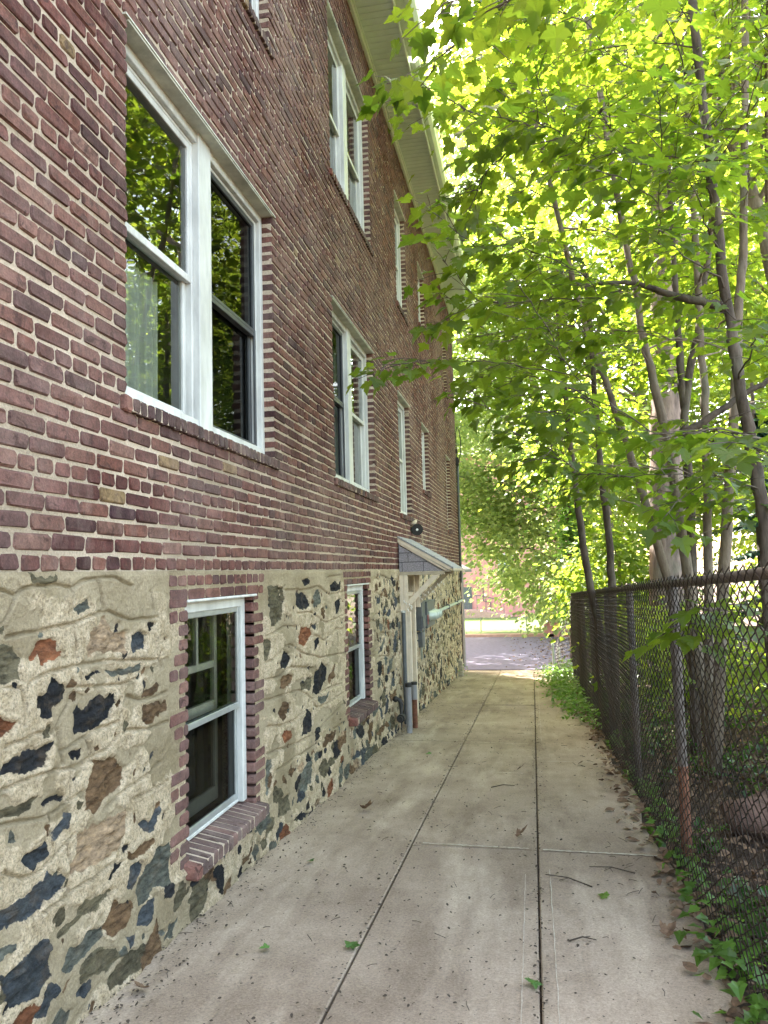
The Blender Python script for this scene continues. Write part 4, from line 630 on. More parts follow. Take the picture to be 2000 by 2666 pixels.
mort=.010+.012*fbm(YY*2.2,ZZ*2.2,3,9)+.010*fbm(YY*11,ZZ*11,4,14)+.006*np.maximum(0,fbm(YY*30,ZZ*30,3,31))
rid=np.abs(fbm(YY*10+3*ZZ,ZZ*26,4,77))
X=(mort+lip-.009*skim+.007*np.maximum(0,fbm(YY*26,ZZ*26,4,33))*(1-skim)+gro*(1-ms))*(1-ms)+ms*(-.001+sx+.030*(rid-.12)+.022*fbm(YY*9,ZZ*9,3,51))
low=np.clip(1-(ZZ-gz(Yg)[:,None])/.35,0,1); X+=low*(.010+.03*fbm(YY*4,ZZ*4,2,61))
inS=np.zeros(YY.shape)
for a,b,c,d in surr[:2]:
    inS=np.maximum(inS,(np.clip((YY-a+.004*0)/.03,0,1)*np.clip((b-YY)/.03,0,1)*np.clip((ZZ-c)/.03,0,1)))
X=X*(1-inS)+inS*(-.0035+.003*fbm(YY*30,ZZ*30,2,3)); stone=np.where(inS>.4,-1,stone)
# top lip runs flush into the brickwork
tp=np.clip((ZZ-(C0-.02))/.02,0,1); X=X*(1-tp)+tp*(-.003)
I=np.arange(YY.size).reshape(YY.shape); Q=np.stack([I[:-1,:-1],I[1:,:-1],I[1:,1:],I[:-1,1:]],-1).reshape(-1,4)
cy=(YY[:-1,:-1]+YY[1:,1:]).ravel()/2; cz=(ZZ[:-1,:-1]+ZZ[1:,1:]).ravel()/2; keep=np.ones(len(Q),bool)
for a,b,c,d in hole_f: keep&=~((cy>a)&(cy<b)&(cz>c)&(cz<d))
VV=np.stack([X,YY,ZZ],-1).reshape(-1,3)-np.array(BLD.location)
mesh_np('stone_foundation',VV,[Q[keep]],FOUND,BLD,smooth=True,attrs={'skim':skim.ravel(),'stone':np.clip(stone*.5+.5,0,1).ravel(),'scol':scol.reshape(-1,3)})
mb=MB(); mb.box(-.3,-.02,Y0B,3.40,-3,0.); mb.box(-.3,-.02,4.76,6.86,-3,0.); mb.box(-.3,-.02,8.14,9.9,-3,0.); mb.box(-.3,-.02,11.1,18.69,-3.2,0.)
mb.box(-.3,-.02,3.40,4.76,-3,-1.46); mb.box(-.3,-.02,6.86,8.14,-3,-1.40); mb.box(-9,-.3,18.5,18.69,-3.2,0)
mb.build('foundation_core',FOUND,BLD)
# quoin bricks round the basement windows
def surround(Y0,Y1,Z0,Z1,name):
    q=[]; z=Z0-.06; k=0
    while z<Z1-.02:
        k+=1; lw=(.10,.20)[(k//2)%2] if k%5 else .15; rw=(.10,.19)[(k//3)%2]
        for a,b in ((Y0-lw,Y0-.001),(Y1+.001,Y1+rw)):
            if lw>.12 and k%2==0 and a<Y0: q.append((a,a+.09,z+.006,z+.062,.001,-.03)); a+=.102
            q.append((a,b,z+.006,z+.062,.001,-.105))
        z+=.0697
    y=Y0-.20
    while y<Y1+.17: 
        b=min(y+.205,Y1+.2); q.append((y+.005,b-.005,Z1+.012,Z1+.068,.001,-.105)); y=b
    y=Y0-.21
    while y<Y1+.18:
        q.append((y+.005,y+.098,Z1+.082,Z1+.138,.001,-.1)); y+=.103
    V,F4,F8=brick_mesh(q); c=np.repeat(bcols(len(q)),24,0)*1.1
    mesh_np('brick_surround',V-np.array(BLD.location),[F4,F8],BRICK,BLD,attrs={'bcol':c})
surround(3.63,4.54,-1.35,-.125,'a'); surround(7.05,7.95,-1.30,-.12,'b')

# ---- windows
def sill_bricks(par,Y0,Y1,zt,h,proj,dark=True,depth=.12,slope=0.):
    n=max(3,int(round((Y1-Y0)/.0665))); q=[]
    for i in range(n):
        a=Y0+(Y1-Y0)*i/n; b=Y0+(Y1-Y0)*(i+1)/n
        q.append((a+.004,b-.004,zt-h+.002+random.gauss(0,.0015),zt+random.gauss(0,.0015),proj+random.gauss(0,.002),-depth))
    V,F4,F8=brick_mesh(q)
    if slope: V[:,2]+=np.where(V[:,2]>zt-h*.5,-slope*(V[:,0]+depth)/(depth+proj),0)
    c=np.repeat(bcols(len(q),np.array([(.075,.045,.042),(.09,.05,.045),(.06,.04,.04),(.13,.055,.045)]),np.array([.35,.3,.25,.1])),24,0)
    c[:24]=(.19,.07,.05)
    m=MB(); m.box(-depth,proj-.0055,Y0+.014,Y1-.014,zt-h+.006,zt-.004); mv=np.concatenate(m.v)
    if slope: mv[:,2]+=np.where(mv[:,2]>zt-h*.5,-slope*(mv[:,0]+depth)/(depth+proj),0)
    MFx=np.array(m.f[4])+len(V)
    return mesh_np('sill',np.concatenate([V,mv])-np.array(worldloc(par)),[F4,F8,MFx],[BRICK,MORTAR],par,mat_idx=[0]*(len(F4)+len(F8))+[1]*len(MFx),attrs={'bcol':np.concatenate([c,np.zeros((len(mv),3))])})
def sash(par,Y0,Y1,Z0,Z1,x,mat,st=.036,d=.028,name='sash'):
    m=MB(); m.box(x-d,x,Y0,Y0+st,Z0,Z1); m.box(x-d,x,Y1-st,Y1,Z0,Z1); m.box(x-d-.001,x-.001,Y0+st,Y1-st,Z0,Z0+st*1.15); m.box(x-d-.001,x-.001,Y0+st,Y1-st,Z1-st,Z1)
    m.build(name,mat,par,bevel=.003)
def pane(par,Y0,Y1,Z0,Z1,x,mat):
    m=MB(); m.add([(x,Y0,Z0),(x,Y1,Z0),(x,Y1,Z1),(x,Y0,Z1)],[(0,1,2,3)]); m.build('pane',mat,par)
def curtain(par,Y0,Y1,Z0,Z1,x,mat=None):
    n=60; m=MB(); V=[]; ph=random.random()*6
    for i in range(n+1):
        y=Y0+(Y1-Y0)*i/n; xx=x+.018*math.sin(i*1.1+ph)+.008*math.sin(i*.43)
        V+=[(xx,y,Z0),(xx,y,Z1)]
    m.add(V,[(2*i,2*i+2,2*i+3,2*i+1) for i in range(n)]); m.build('curtain',mat or CURT,par,smooth=True)
def window(Y0,Y1,Z0,Z1,units,kinds,xf=-.075,curt=(),lintel=True):
    m=MB(); J=.05; H=.065; S=.075
    for k,(a,b) in enumerate(((Y0,Y0+J),(Y1-J,Y1))):
        m.box(xf-.11,xf,a,b,Z0,Z1); m.box(xf-.11,xf-.028,a+(J if k==0 else -.022),b+(.022 if k==0 else -J),Z0+S,Z1-H)
    m.box(xf-.109,xf-.002,Y0+J,Y1-J,Z1-H,Z1); m.box(xf-.11,xf-.03,Y0+J,Y1-J,Z1-H-.02,Z1-H)
    m.box(xf-.109,xf-.002,Y0+J,Y1-J,Z0,Z0+S); m.box(xf-.05,xf+.018,Y0+J*.2,Y1-J*.2,Z0-.0,Z0+.03)
    if units==2:
        c=(Y0+Y1)/2; m.box(xf-.11,xf+.010,c-.085,c+.085,Z0+.0,Z1); us=[(Y0+J+.022,c-.085),(c+.085,Y1-J-.022)]
        m.box(xf-.10,xf-.028,c-.107,c-.0851,Z0+S,Z1-H-.02); m.box(xf-.10,xf-.028,c+.0851,c+.107,Z0+S,Z1-H-.02)
        us=[(Y0+J+.022,c-.107),(c+.107,Y1-J-.022)]
    else: us=[(Y0+J+.022,Y1-J-.022)]
    wo=m.build('window',WHITE,BLD,bevel=.004)
    zb,zt=Z0+S,Z1-H-.02; zm=(zb+zt)/2
    for (a,b),kd in zip(us,kinds):
        mt,gu,gl={'w':(WHITE,GLASS,GLASS),'d':(DARKS,GLASSD,GLASSD),'g':(GREYS,GLASS,GLASSD),'s':(WHITE,GLASS,GLASS)}[kd]
        sash(wo,a,b,zm-.02,zt,xf-.032,mt); sash(wo,a,b,zb,zm+.02,xf-.064,mt)
        pane(wo,a+.03,b-.03,zm,zt-.03,xf-.046,gu); pane(wo,a+.03,b-.03,zb+.03,zm,xf-.078,gl)
        if kd=='d': sash(wo,a-.004,b+.004,zb-.004,zm+.03,xf-.030,DARKS,.024,.014,'screen_frame')
    for a,b,c,d,x in curt: curtain(wo,a,b,c,d,x)
    sill_bricks(wo,Y0-.05,Y1+.055,Z0-.002,CH-.002,.022)
    if lintel:
        l=MB(); l.box(-.19,.006,Y0+.002,Y1-.002,Z1-.011,Z1-.001); l.box(-.015,.012,Y0-.03,Y1+.05,Z1-.001+.001,Z1+.009); l.build('lintel',LINTEL,wo)
    return wo
K=['wd','dw','w','w','w','wd','ww','w','w','w']
for i,(a,b,c,d,u) in enumerate(WIN):
    cu=[]
    if i==0: cu=[(a+.12,a+.80,c+.05,(c+d)/2-.05,-.26)]
    if i==1: cu=[(b-.75,b-.1,c+.05,d-.1,-.30)]
    if i==2: cu=[(a+.1,b-.1,c+.05,d-.1,-.33)]
    if i in (5,6): cu=[(a+.1,a+.5,c+.05,d-.1,-.3),(b-.5,b-.1,c+.05,d-.1,-.3)]
    window(a,b,c,d,u,K[i],curt=cu)
def basement(Y0,Y1,Z0,Z1,inner):
    xf=-.05; m=MB()
    m.box(xf-.1,xf,Y0,Y0+.045,Z0,Z1); m.box(xf-.1,xf,Y1-.06,Y1,Z0,Z1); m.box(xf-.099,xf-.002,Y0+.045,Y1-.06,Z1-.06,Z1); m.box(xf-.099,xf-.03,Y0+.045,Y1-.06,Z0,Z0+.02)
    m.box(-.03,.010,Y0-.01,Y1+.06,Z1-.002,Z1+.013)
    wo=m.build('window',WHITE,BLD,bevel=.004); a,b=Y0+.045,Y1-.06; zb,zt=Z0+.02,Z1-.06; zm=zb+(zt-zb)*.49
    sash(wo,a,b,zm-.02,zt,xf-.012,GREYS,.03,.02); sash(wo,a,b,zb,zm+.015,xf-.034,GREYS,.03,.02)
    pane(wo,a+.025,b-.025,zm,zt-.025,xf-.022,GLASS); pane(wo,a+.025,b-.025,zb+.025,zm,xf-.044,GLASSD)
    m=MB(); x=xf-.16
    for yy in (a,b-.04): m.box(x-.03,x,yy,yy+.04,zb,zt)
    m.box(x-.031,x-.001,a+.04,b-.04,zt-.05,zt); m.box(x-.031,x-.001,a+.04,b-.04,zm-.03,zm+.03); m.box(x-.031,x-.001,a+.04,b-.04,zb,zb+.08)
    z2=zm+(zt-zm)*.42; m.box(x-.031,x-.001,a+.04,b-.04,z2-.02,z2+.02)
    for t in (.33,.66): yy=a+(b-a)*t; m.box(x-.029,x-.003,yy-.013,yy+.013,z2,zt)
    m.build('inner_sash',CREAM,wo,bevel=.003); pane(wo,a+.03,b-.03,zb,zt,x-.015,GLASS)
    sill_bricks(wo,Y0-.07,Y1+.06,Z0-.005,.10,.075,depth=.10,slope=.035)
basement(3.63,4.54,-1.35,-.125,True); basement(7.05,7.95,-1.30,-.12,True)

# ---- eaves, roof, gutter, rear walls, floors
m=MB(); m.box(-.02,.030,Y0B,18.72,6.17,6.27); m.box(.030,.045,Y0B,18.72,6.235,6.27); m.build('frieze_board',GUTTER,BLD,bevel=.004)
m=MB(); y=Y0B
while y<18.9:
    m.box(.045,.452,y+.002,y+.094,6.255,6.28); y+=.1
m.box(.045,.45,Y0B,18.95,6.268,6.30); m.build('soffit',SOFFIT,BLD,bevel=.004)
m=MB(); m.box(.452,.475,Y0B,18.98,6.215,6.42); m.build('fascia',GUTTER,BLD,bevel=.003)
m=MB(); pr=[(.476,6.30),(.54,6.28),(.585,6.33),(.595,6.42),(.60,6.43),(.585,6.43),(.575,6.335),(.53,6.29),(.482,6.31),(.482,6.42),(.476,6.42)]
m.prism([(x,z) for x,z in pr],1,9.0,18.9); m.build('gutter',GUTTER,BLD)
m=MB(); pr2=[(x+.10,z-.01) for x,z in pr]; m.prism(pr2,1,Y0B,8.9); m.box(.476,.575,Y0B,8.9,6.31,6.335); m.build('gutter',GUTTER,BLD)
m=MB(); m.prism([(.50,6.43),(-5,9.2),(-10.5,6.43),(-10.5,6.36),(-5,9.1),(.45,6.37)],1,Y0B,19.0); m.build('roof',ROOFM,BLD)
m=MB(); m.box(-9.2,-9.0,Y0B,18.7,-3,6.3); m.box(-9,-.2,Y0B-.2,Y0B,-3,6.3); m.box(-9,-.21,18.3,18.5,-3,6.3); m.box(-3.1,-3.0,Y0B,18.3,-3,6.3)
m.box(-9,-.21,Y0B,18.3,-.02,.1) ; m.box(-9,-.21,Y0B,18.3,2.85,3.15); m.box(-9,-.21,Y0B,18.3,6.1,6.29); m.box(-9,-.31,Y0B,18.3,-3.2,-3.0)
for y in (6.0,9.6,12.0,15.0): m.box(-3.0,-.22,y-.05,y+.05,-3,6.1)
m.build('interior_walls',PLAST,BLD)

# ---- basement door under its canopy
m=MB(); m.box(-.12,.075,10.0,10.07,-2.02,-.02); m.box(-.12,.05,10.93,11.0,-2.08,-.02); m.box(-.12,.05,10.07,10.93,-.06,-.02); m.box(-.12,.03,10.07,10.93,-.34,-.28)
m.box(.0755,.13,10.01,10.055,-2.02,-.52)
do=m.build('door',CREAM,BLD,bevel=.004)
m=MB(); m.box(-.13,-.07,10.07,10.93,-2.08,-.34); m.build('door_leaf',CREAMD,do)
pane(do,10.07,10.93,-.28,-.06,-.06,GLASS)
m=MB(); m.tube([(-.07,10.85,-1.15),(-.03,10.85,-1.15),(-.02,10.82,-1.15),(-.02,10.74,-1.15)],.012,8); m.build('handle',PALE,do)
CN=MB(); Ya,Yb=9.9,11.08
CN.prism([(.0,.47),(.72,.045),(.72,.022),(.0,.447)],1,Ya-.02,Yb+.02)
can=CN.build('door_canopy',SHING,BLD,bevel=.003)
m=MB()
for k in range(1,6):      # shingle butts
    t=k/6; x=.72*t; z=.47-.425*t; m.box(x-.02,x+.003,Ya-.02,Yb+.02,z+.0-.006,z+.0075)
m.build('shingle_course',SHING,can)
for yy in (Ya-.012,Yb-.02):
    m=MB(); m.prism([(.0,.445),(.705,.03),(.66,.012),(.0,.385)],1,yy,yy+.03); m.prism([(.012,.383),(.64,.012),(.60,.006),(.012,.36)],1,yy+.008,yy+.034); m.build('rake_board',CREAM,can,bevel=.002)
    m=MB(); y2=yy+.036 if yy<10.5 else yy-.02
    m.prism([(.01,.0),(.58,.0),(.01,.352)],1,y2-.012,y2); m.build('side_panel',SHINGP,can)
m=MB(); y2=Ya-.012+.036-.0135
for z in (.125,.245): m.box(.012,.58-(z/.352)*.57,y2-.002,y2+.001,z-.004,z+.004)
for x,z0,z1 in ((.05,.0,.123),(.33,.0,.123),(.13,.127,.243)): m.box(x-.003,x+.003,y2-.002,y2+.001,z0,z1)
m.build('panel_seam',BLACK,can)
m=MB(); m.box(.70,.722,Ya-.02,Yb+.02,-.005,.03); m.box(.01,.60,Ya,Ya+.045,-.045,-.003); m.box(.01,.60,Yb-.045,Yb,-.045,-.003); m.box(.60,.69,Ya,Yb,-.012,.004); m.build('canopy_frame',CREAMD,can,bevel=.003)
for yy in (9.91,11.0):
    m=MB(); m.box(.003,.06,yy,yy+.06,-.51,-.046); m.box(.063,.115,yy-.003,yy+.05,-.51,-.046); m.build('bracket_post',CREAM,can,bevel=.003)
    m=MB(); m.prism([(.116,-.46),(.116,-.37),(.45,-.047),(.54,-.047)],1,yy+.003,yy+.05); m.build('brace',CREAM if yy<10.5 else CREAMD,can,bevel=.003)
# dangling icicle lights
BU2=simple('light_bulb_plastic',(.8,.78,.72),.3)
th=thing('string_lights','white string lights with small bulbs looped over the canopy braces','string lights',(.12,10.4,-.45))
def bulb(q,d):
    m=MB(); m.tube([q,(q[0]+d[0],q[1]+d[1],q[2]+d[2])],[.008,.004],5); m.build('bulb',BU2,th)
SL=MB(); pts=[(.12+.36*t,10.9-.05*math.sin(t*9),-.33+.27*t-.05*abs(math.sin(t*14))) for t in np.linspace(0,1,40)]; SL.tube(pts,.003,4); SL.build('wire',CREAMD,th)
for i in range(2,40,3):
    p=pts[i]; bulb((p[0]+random.uniform(-.01,.01),p[1]-.01,p[2]-random.uniform(.0,.06)),(.008,0,-.03))
SL=MB(); pts=[(.11+.05*math.sin(t*5),9.9-.01,-.48+.12*t) for t in np.linspace(0,1,12)]; SL.tube(pts,.003,4); SL.build('wire',CREAMD,th)
for p in pts[::2]: bulb(p,(.015,-.01,-.03))
# ---- fittings on and by the wall
t=thing('flood_light','round black flood light with bent conduit above the door canopy','light',(0,11.14,.6))
m=MB(); d=np.array((.25,-.9,-.28)); d/=np.linalg.norm(d); c=np.array((.075,11.14,.625))
m.tube([c-d*.09,c-d*.07,c-d*.0,c+d*.06,c+d*.062,c+d*.01],[.03,.05,.075,.088,.078,.05],20,caps=False); m.tube([c-d*.095,c-d*.09],[.01,.03],20); m.build('lamp_housing',BLACK,t)
m=MB(); m.tube([c+d*.0,c+d*.05,c+d*.064],[.06,.052,.01],16); m.build('bulb',simple('lamp_glass',(.75,.75,.72),.4),t)
m=MB(); m.tube([(.0,11.1,.70),(.05,11.1,.71),(.07,11.1,.735),(.072,11.1,.755)],[.03,.03,.025,.008],10); m.build('photo_sensor',CREAM,t,smooth=True)
m=MB(); m.tube([(.03,11.2,.63),(.03,11.75,.61),(.03,11.95,.60),(.03,12.06,.55),(.03,12.08,.45),(.03,12.08,.0)],.011,8); m.build('conduit',CREAMD,t,smooth=True)
t=thing('electric_meter_bank','grey electric panel with row of pale glass meters on stone wall','electric meter',(0,11.7,-.7))
m=MB(); m.box(-.02,.10,11.25,11.62,-.87,-.44); m.build('panel_box',DGREY,t,bevel=.006)
m=MB(); m.box(.102,.115,11.27,11.60,-.83,-.66); m.build('panel_door',DGREY,t,bevel=.004)
m=MB(); m.box(-.02,.13,11.63,12.55,-.86,-.46); m.build('meter_trough',DGREY,t,bevel=.006)
for k in range(4):
    y=11.76+.22*k; m=MB(); m.tube([(.13,y,-.68),(.16,y,-.68),(.165,y,-.68),(.24,y,-.68),(.262,y,-.68)],[.075,.075,.066,.062,.04],16); m.build('meter',PALE,t,smooth=True)
m=MB(); m.box(.131,.136,11.64,11.68,-.80,-.66); m.build('red_tag',REDL,t)
m=MB(); m.box(-.02,.085,11.35,11.58,-1.12,-.90); m.build('lower_box',DGREY,t,bevel=.005)
m=MB(); m.tube([(.05,11.45,-.87),(.05,11.45,-1.3)],.016,8); m.build('lead_pipe',PALE,t,smooth=True)
m=MB(); m.tube([(.06,11.7,-.86),(.06,11.7,-1.18)],.012,8); m.build('lead_pipe',PALE,t,smooth=True)
t=thing('wall_conduit','pale slanted conduit pipe running from the meters to the wall corner','pipe',(0,15,-.8))
m=MB(); m.tube([(.05,12.5,-.72),(.04,14,-.72),(.04,18.0,-.72),(.03,18.75,-.72)],.03,10); m.build('pipe',PALE,t,smooth=True)
for y in (13.6,15.4,17.2):
    m=MB(); m.box(.0,.075,y-.015,y+.015,-.765,-.675); m.build('pipe_strap',DGREY,t)
t=thing('service_cable','black service cable looping off the brick corner under the eave','cable',(0,18.6,2.5))
m=MB(); pts=[(.03,18.62,2.4),(.02,18.62,2.9),(.02,18.62,3.35),(.05,18.62,3.5),(.10,18.62,3.42),(.135,18.62,3.15),(.12,18.62,2.85),(.07,18.62,2.62)]; m.tube(pts,.012,6); m.tube([(.035,18.62,2.62),(.16,18.62,2.64)],.008,5); m.tube([(.05,18.62,2.3),(.2,18.62,2.25)],.006,5); m.build('loop',BLACK,t,smooth=True)
m=MB(); m.box(0,.07,18.58,18.66,2.55,2.75); m.box(.0,.05,18.58,18.66,2.85,2.95); m.build('clamp',BLACK,t,bevel=.005)
m=MB(); m.tube([(.035,18.66,2.6),(.03,18.66,.9),(.02,18.66,-.3)],.03,8); m.build('riser_pipe',DGREY,t,smooth=True)
m=MB(); m.tube([(.025,18.58,2.5),(.02,18.58,1.),(.02,18.58,-2.2)],.012,6); m.build('drop_wire',BLACK,t,smooth=True)
t=thing('grey_vent_pipe','upright grey pipe with black cap standing by the basement door','pipe',(.17,9.4,float(gz(9.4))))
z=float(gz(9.4)); m=MB(); m.tube([(.17,9.4,z-.02),(.17,9.4,z+.55)],.036,14); m.build('pipe',MGREY,t,smooth=False)
m=MB(); m.tube([(.17,9.4,z+.551),(.17,9.4,z+.60)],.040,14); m.build('cap',BLACK,t)
t=thing('rusty_vent_pipe','upright pipe rusted brown below with a grey capped top','pipe',(.18,9.8,float(gz(9.8))))
z=float(gz(9.8)); m=MB(); m.tube([(.18,9.8,z-.02),(.18,9.8,z+.36)],.033,14); m.build('lower_pipe',RUST,t)
m=MB(); m.tube([(.18,9.8,z+.355),(.18,9.8,z+.54)],.036,14); m.build('upper_pipe',MGREY,t)
m=MB(); m.tube([(.18,9.8,z+.541),(.18,9.8,z+.575)],.041,14); m.build('cap',BLACK,t)
t=thing('gas_pipe','black iron pipe with elbow coming out of the stone wall','pipe',(.06,9.25,float(gz(9.25))))
z=float(gz(9.25)); m=MB(); m.tube([(-.05,9.25,z+.42),(.06,9.25,z+.42),(.09,9.25,z+.40),(.10,9.25,z+.36),(.10,9.25,z-.02)],.026,10); m.tube([(.02,9.25,z+.42),(.05,9.25,z+.42)],.036,10); m.build('pipe',BLACK,t,smooth=True)
m=MB(); m.tube([(.10,9.19,z+.2),(.10,9.31,z+.2)],.05,12); m.tube([(.1,9.18,z+.2),(.1,9.16,z+.2)],.03,10); m.build('regulator',BLACK,t)
t=thing('downspout','narrow grey downpipe fixed to the stones left of the basement door','downpipe',(.04,9.93,-1.2))
m=MB(); m.tube([(.045,9.93,-.53),(.045,9.93,-1.95)],.026,8); m.build('pipe',DGREY,t)
m=MB(); m.tube([(.045,9.93,-.50),(.045,9.93,-.53)],.034,8); m.build('collar',WHITE,t)
for i,(y,h,x) in enumerate(((17.3,.12,.05),(17.36,.11,.04),(17.4,.10,.03))):
    z=float(gz(y))+[0,.12,.235][i]; m=MB(); m.prism([(x-.06,z),(x+.07,z-.008),(x+.075,z+h-.01),(x-.05,z+h)],1,y,y+.22); 
    tag(m.build('stone_block',simple('block_stone',(.34,.30,.24),.9,var=.3,scale=14,bump=.008),bevel=.012,loc=(x,y,z)),['rough tan block lowest in the short stack at the far corner','rough tan block in the middle of the corner stack','rough tan block topmost in the stack at the far corner'][i],'block','stone blocks stacked at the corner')
# ---------------------------------------------------------------- leaves
_h=[(0,.10),(.12,.03),(.33,.0),(.30,.14),(.43,.20),(.60,.43),(.40,.46),(.36,.56),(.21,.50),(.24,.68),(.15,.76),(0,1.0)]
_m=[(0,.1),(.33,.0),(.30,.16),(.58,.42),(.22,.5),(.17,.74),(0,1.)]
_f=[(0,0),(.42,.12),(.46,.5),(0,1.)]
_iv=[(0,.05),(.22,-.03),(.30,.18),(.52,.30),(.34,.48),(0,1.)]
_ov=[(0,0),(.22,.12),(.33,.42),(.25,.72),(0,1.)]
def full(h): return h+[(-x,y) for x,y in h[::-1] if x>0]
LODS={'hi':(np.array(full(_h)),True),'mid':(np.array(full(_m)),True),'far':(np.array(full(_f)),False),'ivy':(np.array(full(_iv)),True),'oval':(np.array(full(_ov)),True)}
class Leaves:
    def __init__(s): s.P=[];s.D=[];s.N=[];s.S=[]
    def add(s,P,D,N,S): s.P.append(np.atleast_2d(P)); s.D.append(np.atleast_2d(D)); s.N.append(np.atleast_2d(N)); s.S.append(np.atleast_1d(S))
    def build(s,name,mat,parent,lod='hi',tint=None):
        P=np.concatenate(s.P);D=np.concatenate(s.D);N=np.concatenate(s.N);S=np.concatenate(s.S)
        D=D/(np.linalg.norm(D,axis=1)[:,None]+1e-9); N=N-D*(N*D).sum(1)[:,None]; N/=np.linalg.norm(N,axis=1)[:,None]+1e-9; Rt=np.cross(D,N)
        O,fan=LODS[lod]; n=len(P); 
        out=np.concatenate([O,[[0,.42]]]) if fan else O
        k=len(out); fold=rng.uniform(.0,.45,(n,1)); droop=rng.uniform(.0,.35,(n,1)); sk=rng.normal(0,.08,(n,1)); asp=rng.uniform(.85,1.12,(n,1))
        x=out[:,0][None]*asp+sk*(out[:,1][None]**2); y=out[:,1][None]+0*x; z=fold*np.abs(out[:,0])[None]*.7-droop*(out[:,1][None]**2)+rng.normal(0,.015,(n,k))
        V=P[:,None]+S[:,None,None]*(x[...,None]*Rt[:,None]+y[...,None]*D[:,None]+z[...,None]*N[:,None])
        base=(np.arange(n)*k)[:,None]; m=len(O)
        if fan: F=np.stack([base+np.array([[m,i,(i+1)%m]]) for i in range(m)],1).reshape(-1,3)
        else: F=np.concatenate([base+np.array([[0,1,i,i]])[:, :3]*0 for i in range(0)]) if False else base+np.arange(m)[None]
        tn=np.clip(rng.random(n) if tint is None else tint+rng.normal(0,.2,n),0,1)
        V=V.reshape(-1,3)
        if parent is not None: V=V-np.array(worldloc(parent))
        return mesh_np(name,V,[F],mat,parent,attrs={'tint':np.repeat(tn,k)})
def unit(v): v=np.asarray(v,float); return v/(np.linalg.norm(v)+1e-9)
def spray(LV,mb,o,tip,size,r0=.010,leafy=.72,dens=1.,droop=.1):
    o=np.asarray(o,float); tip=np.asarray(tip,float); L=np.linalg.norm(tip-o); k=9; t=np.linspace(0,1,k)[:,None]
    mid=(o+tip)/2+np.array([random.gauss(0,.06)*L,random.gauss(0,.06)*L,.07*L+random.gauss(0,.04)*L])
    C=(1-t)**2*o+2*t*(1-t)*mid+t*t*tip; C[1:-1]+=rng.normal(0,.014*L,(k-2,3))
    mb.tube(C,np.linspace(r0*min(1.6,.5+.35*L),.003,k),5,caps=False)
    def pt(u): 
        i=min(int(u*(k-1)),k-2); f=u*(k-1)-i; return C[i]*(1-f)+C[i+1]*f, unit(C[i+1]-C[i])
    nt=max(4,int(L*leafy/.15*dens)); side=1
    tw=[]
    for j in range(nt):
        u=1-leafy*(j+.3)/nt; p,T=pt(u); side=-side
        H=unit(np.cross(T,[0,0,1])); 
        d=unit(T*random.uniform(.4,1.)+H*side*random.uniform(.5,1.1)+np.array([0,0,random.gauss(-.02,.18)]))
        ln=random.uniform(.12,.42)*(1.15-.5*(u))
        e=p+d*ln; e[2]-=droop*ln; tw.append((p,e))
    p,T=pt(.86); tw.append((p,tip+T*.1))
    for p,e in tw:
        ln=np.linalg.norm(e-p); d=unit(e-p); H=unit(np.cross(d,[0,0,1])); mb.tube([p,(p+e)/2+np.array([0,0,.01]),e],[.0035,.0028,.0018],3,caps=False)
        n=max(2,int(ln/.085)+1); ps=[];ds=[];ns=[];ss=[]
        for q in range(n):
            f=(q+.6)/n; b=p+(e-p)*f; s_=(-1)**q
            dd=unit(d*random.uniform(.2,1.1)+H*s_*random.uniform(.4,1.)+np.array([0,0,random.gauss(-.22,.22)]))
            if q==n-1: dd=unit(d+np.array([0,0,random.gauss(-.25,.2)]))
            pet=random.uniform(.03,.08); ps.append(b+dd*pet); ds.append(dd+np.array([0,0,-.15])); ns.append(np.array([random.gauss(0,.2),random.gauss(0,.2),1.])); ss.append(size*random.uniform(.6,1.15))
        LV.add(np.array(ps),np.array(ds),np.array(ns),np.array(ss))
    return C
def limb(mb,pts,r0,r1,n=8,sub=4,jit=.004):
    P=np.asarray(pts,float); t=np.linspace(0,len(P)-1,(len(P)-1)*sub+1); Q=np.stack([np.interp(t,np.arange(len(P)),P[:,i]) for i in range(3)],1)
    Q[1:-1]=(Q[:-2]+2*Q[1:-1]+Q[2:])/4; Q[1:-1]+=rng.normal(0,jit,(len(Q)-2,3)); rr=np.linspace(r0,r1,len(Q))*(1+rng.normal(0,.04,len(Q))); mb.tube(Q,rr,n)
TRUNKS['t0']=[(4.35,2.1,-1.5),(4.2,2.2,.5),(4.0,2.3,2.5),(3.8,2.4,4.5),(3.6,2.5,7.)]
SAP={'sap1':(.050,.030,BARKD,'dark leaning maple sapling nearest the far end of the fence'),
 'sap2':(.048,.030,BARKD,'upright dark maple sapling second from the far fence end'),
 'tm':(.048,.024,BARK,'slender grey sapling leaning left across the big flaking trunk'),
 't3':(.050,.028,BARK,'pale brown maple sapling leaning in front of the big trunk'),
 't5':(.050,.026,BARKD,'dark forked maple sapling right beside the big flaking trunk'),
 't6':(.042,.026,BARK,'straight pale sapling just right of the dark forked one'),
 't7':(.050,.030,BARK,'pale upright sapling between the straight one and the leaning one'),
 't8':(.050,.028,BARKD,'long dark maple sapling leaning left over the near fence'),
 't0':(.070,.04,BARK,'maple whose leafy boughs hang over the driveway from the right')}
def at_z(P,z):
    P=np.asarray(P); zz=P[:,2]; z=min(max(z,zz[0]+.9),zz[-1]); return np.array([np.interp(z,zz,P[:,i]) for i in range(3)])
asg={k:[] for k in SAP}
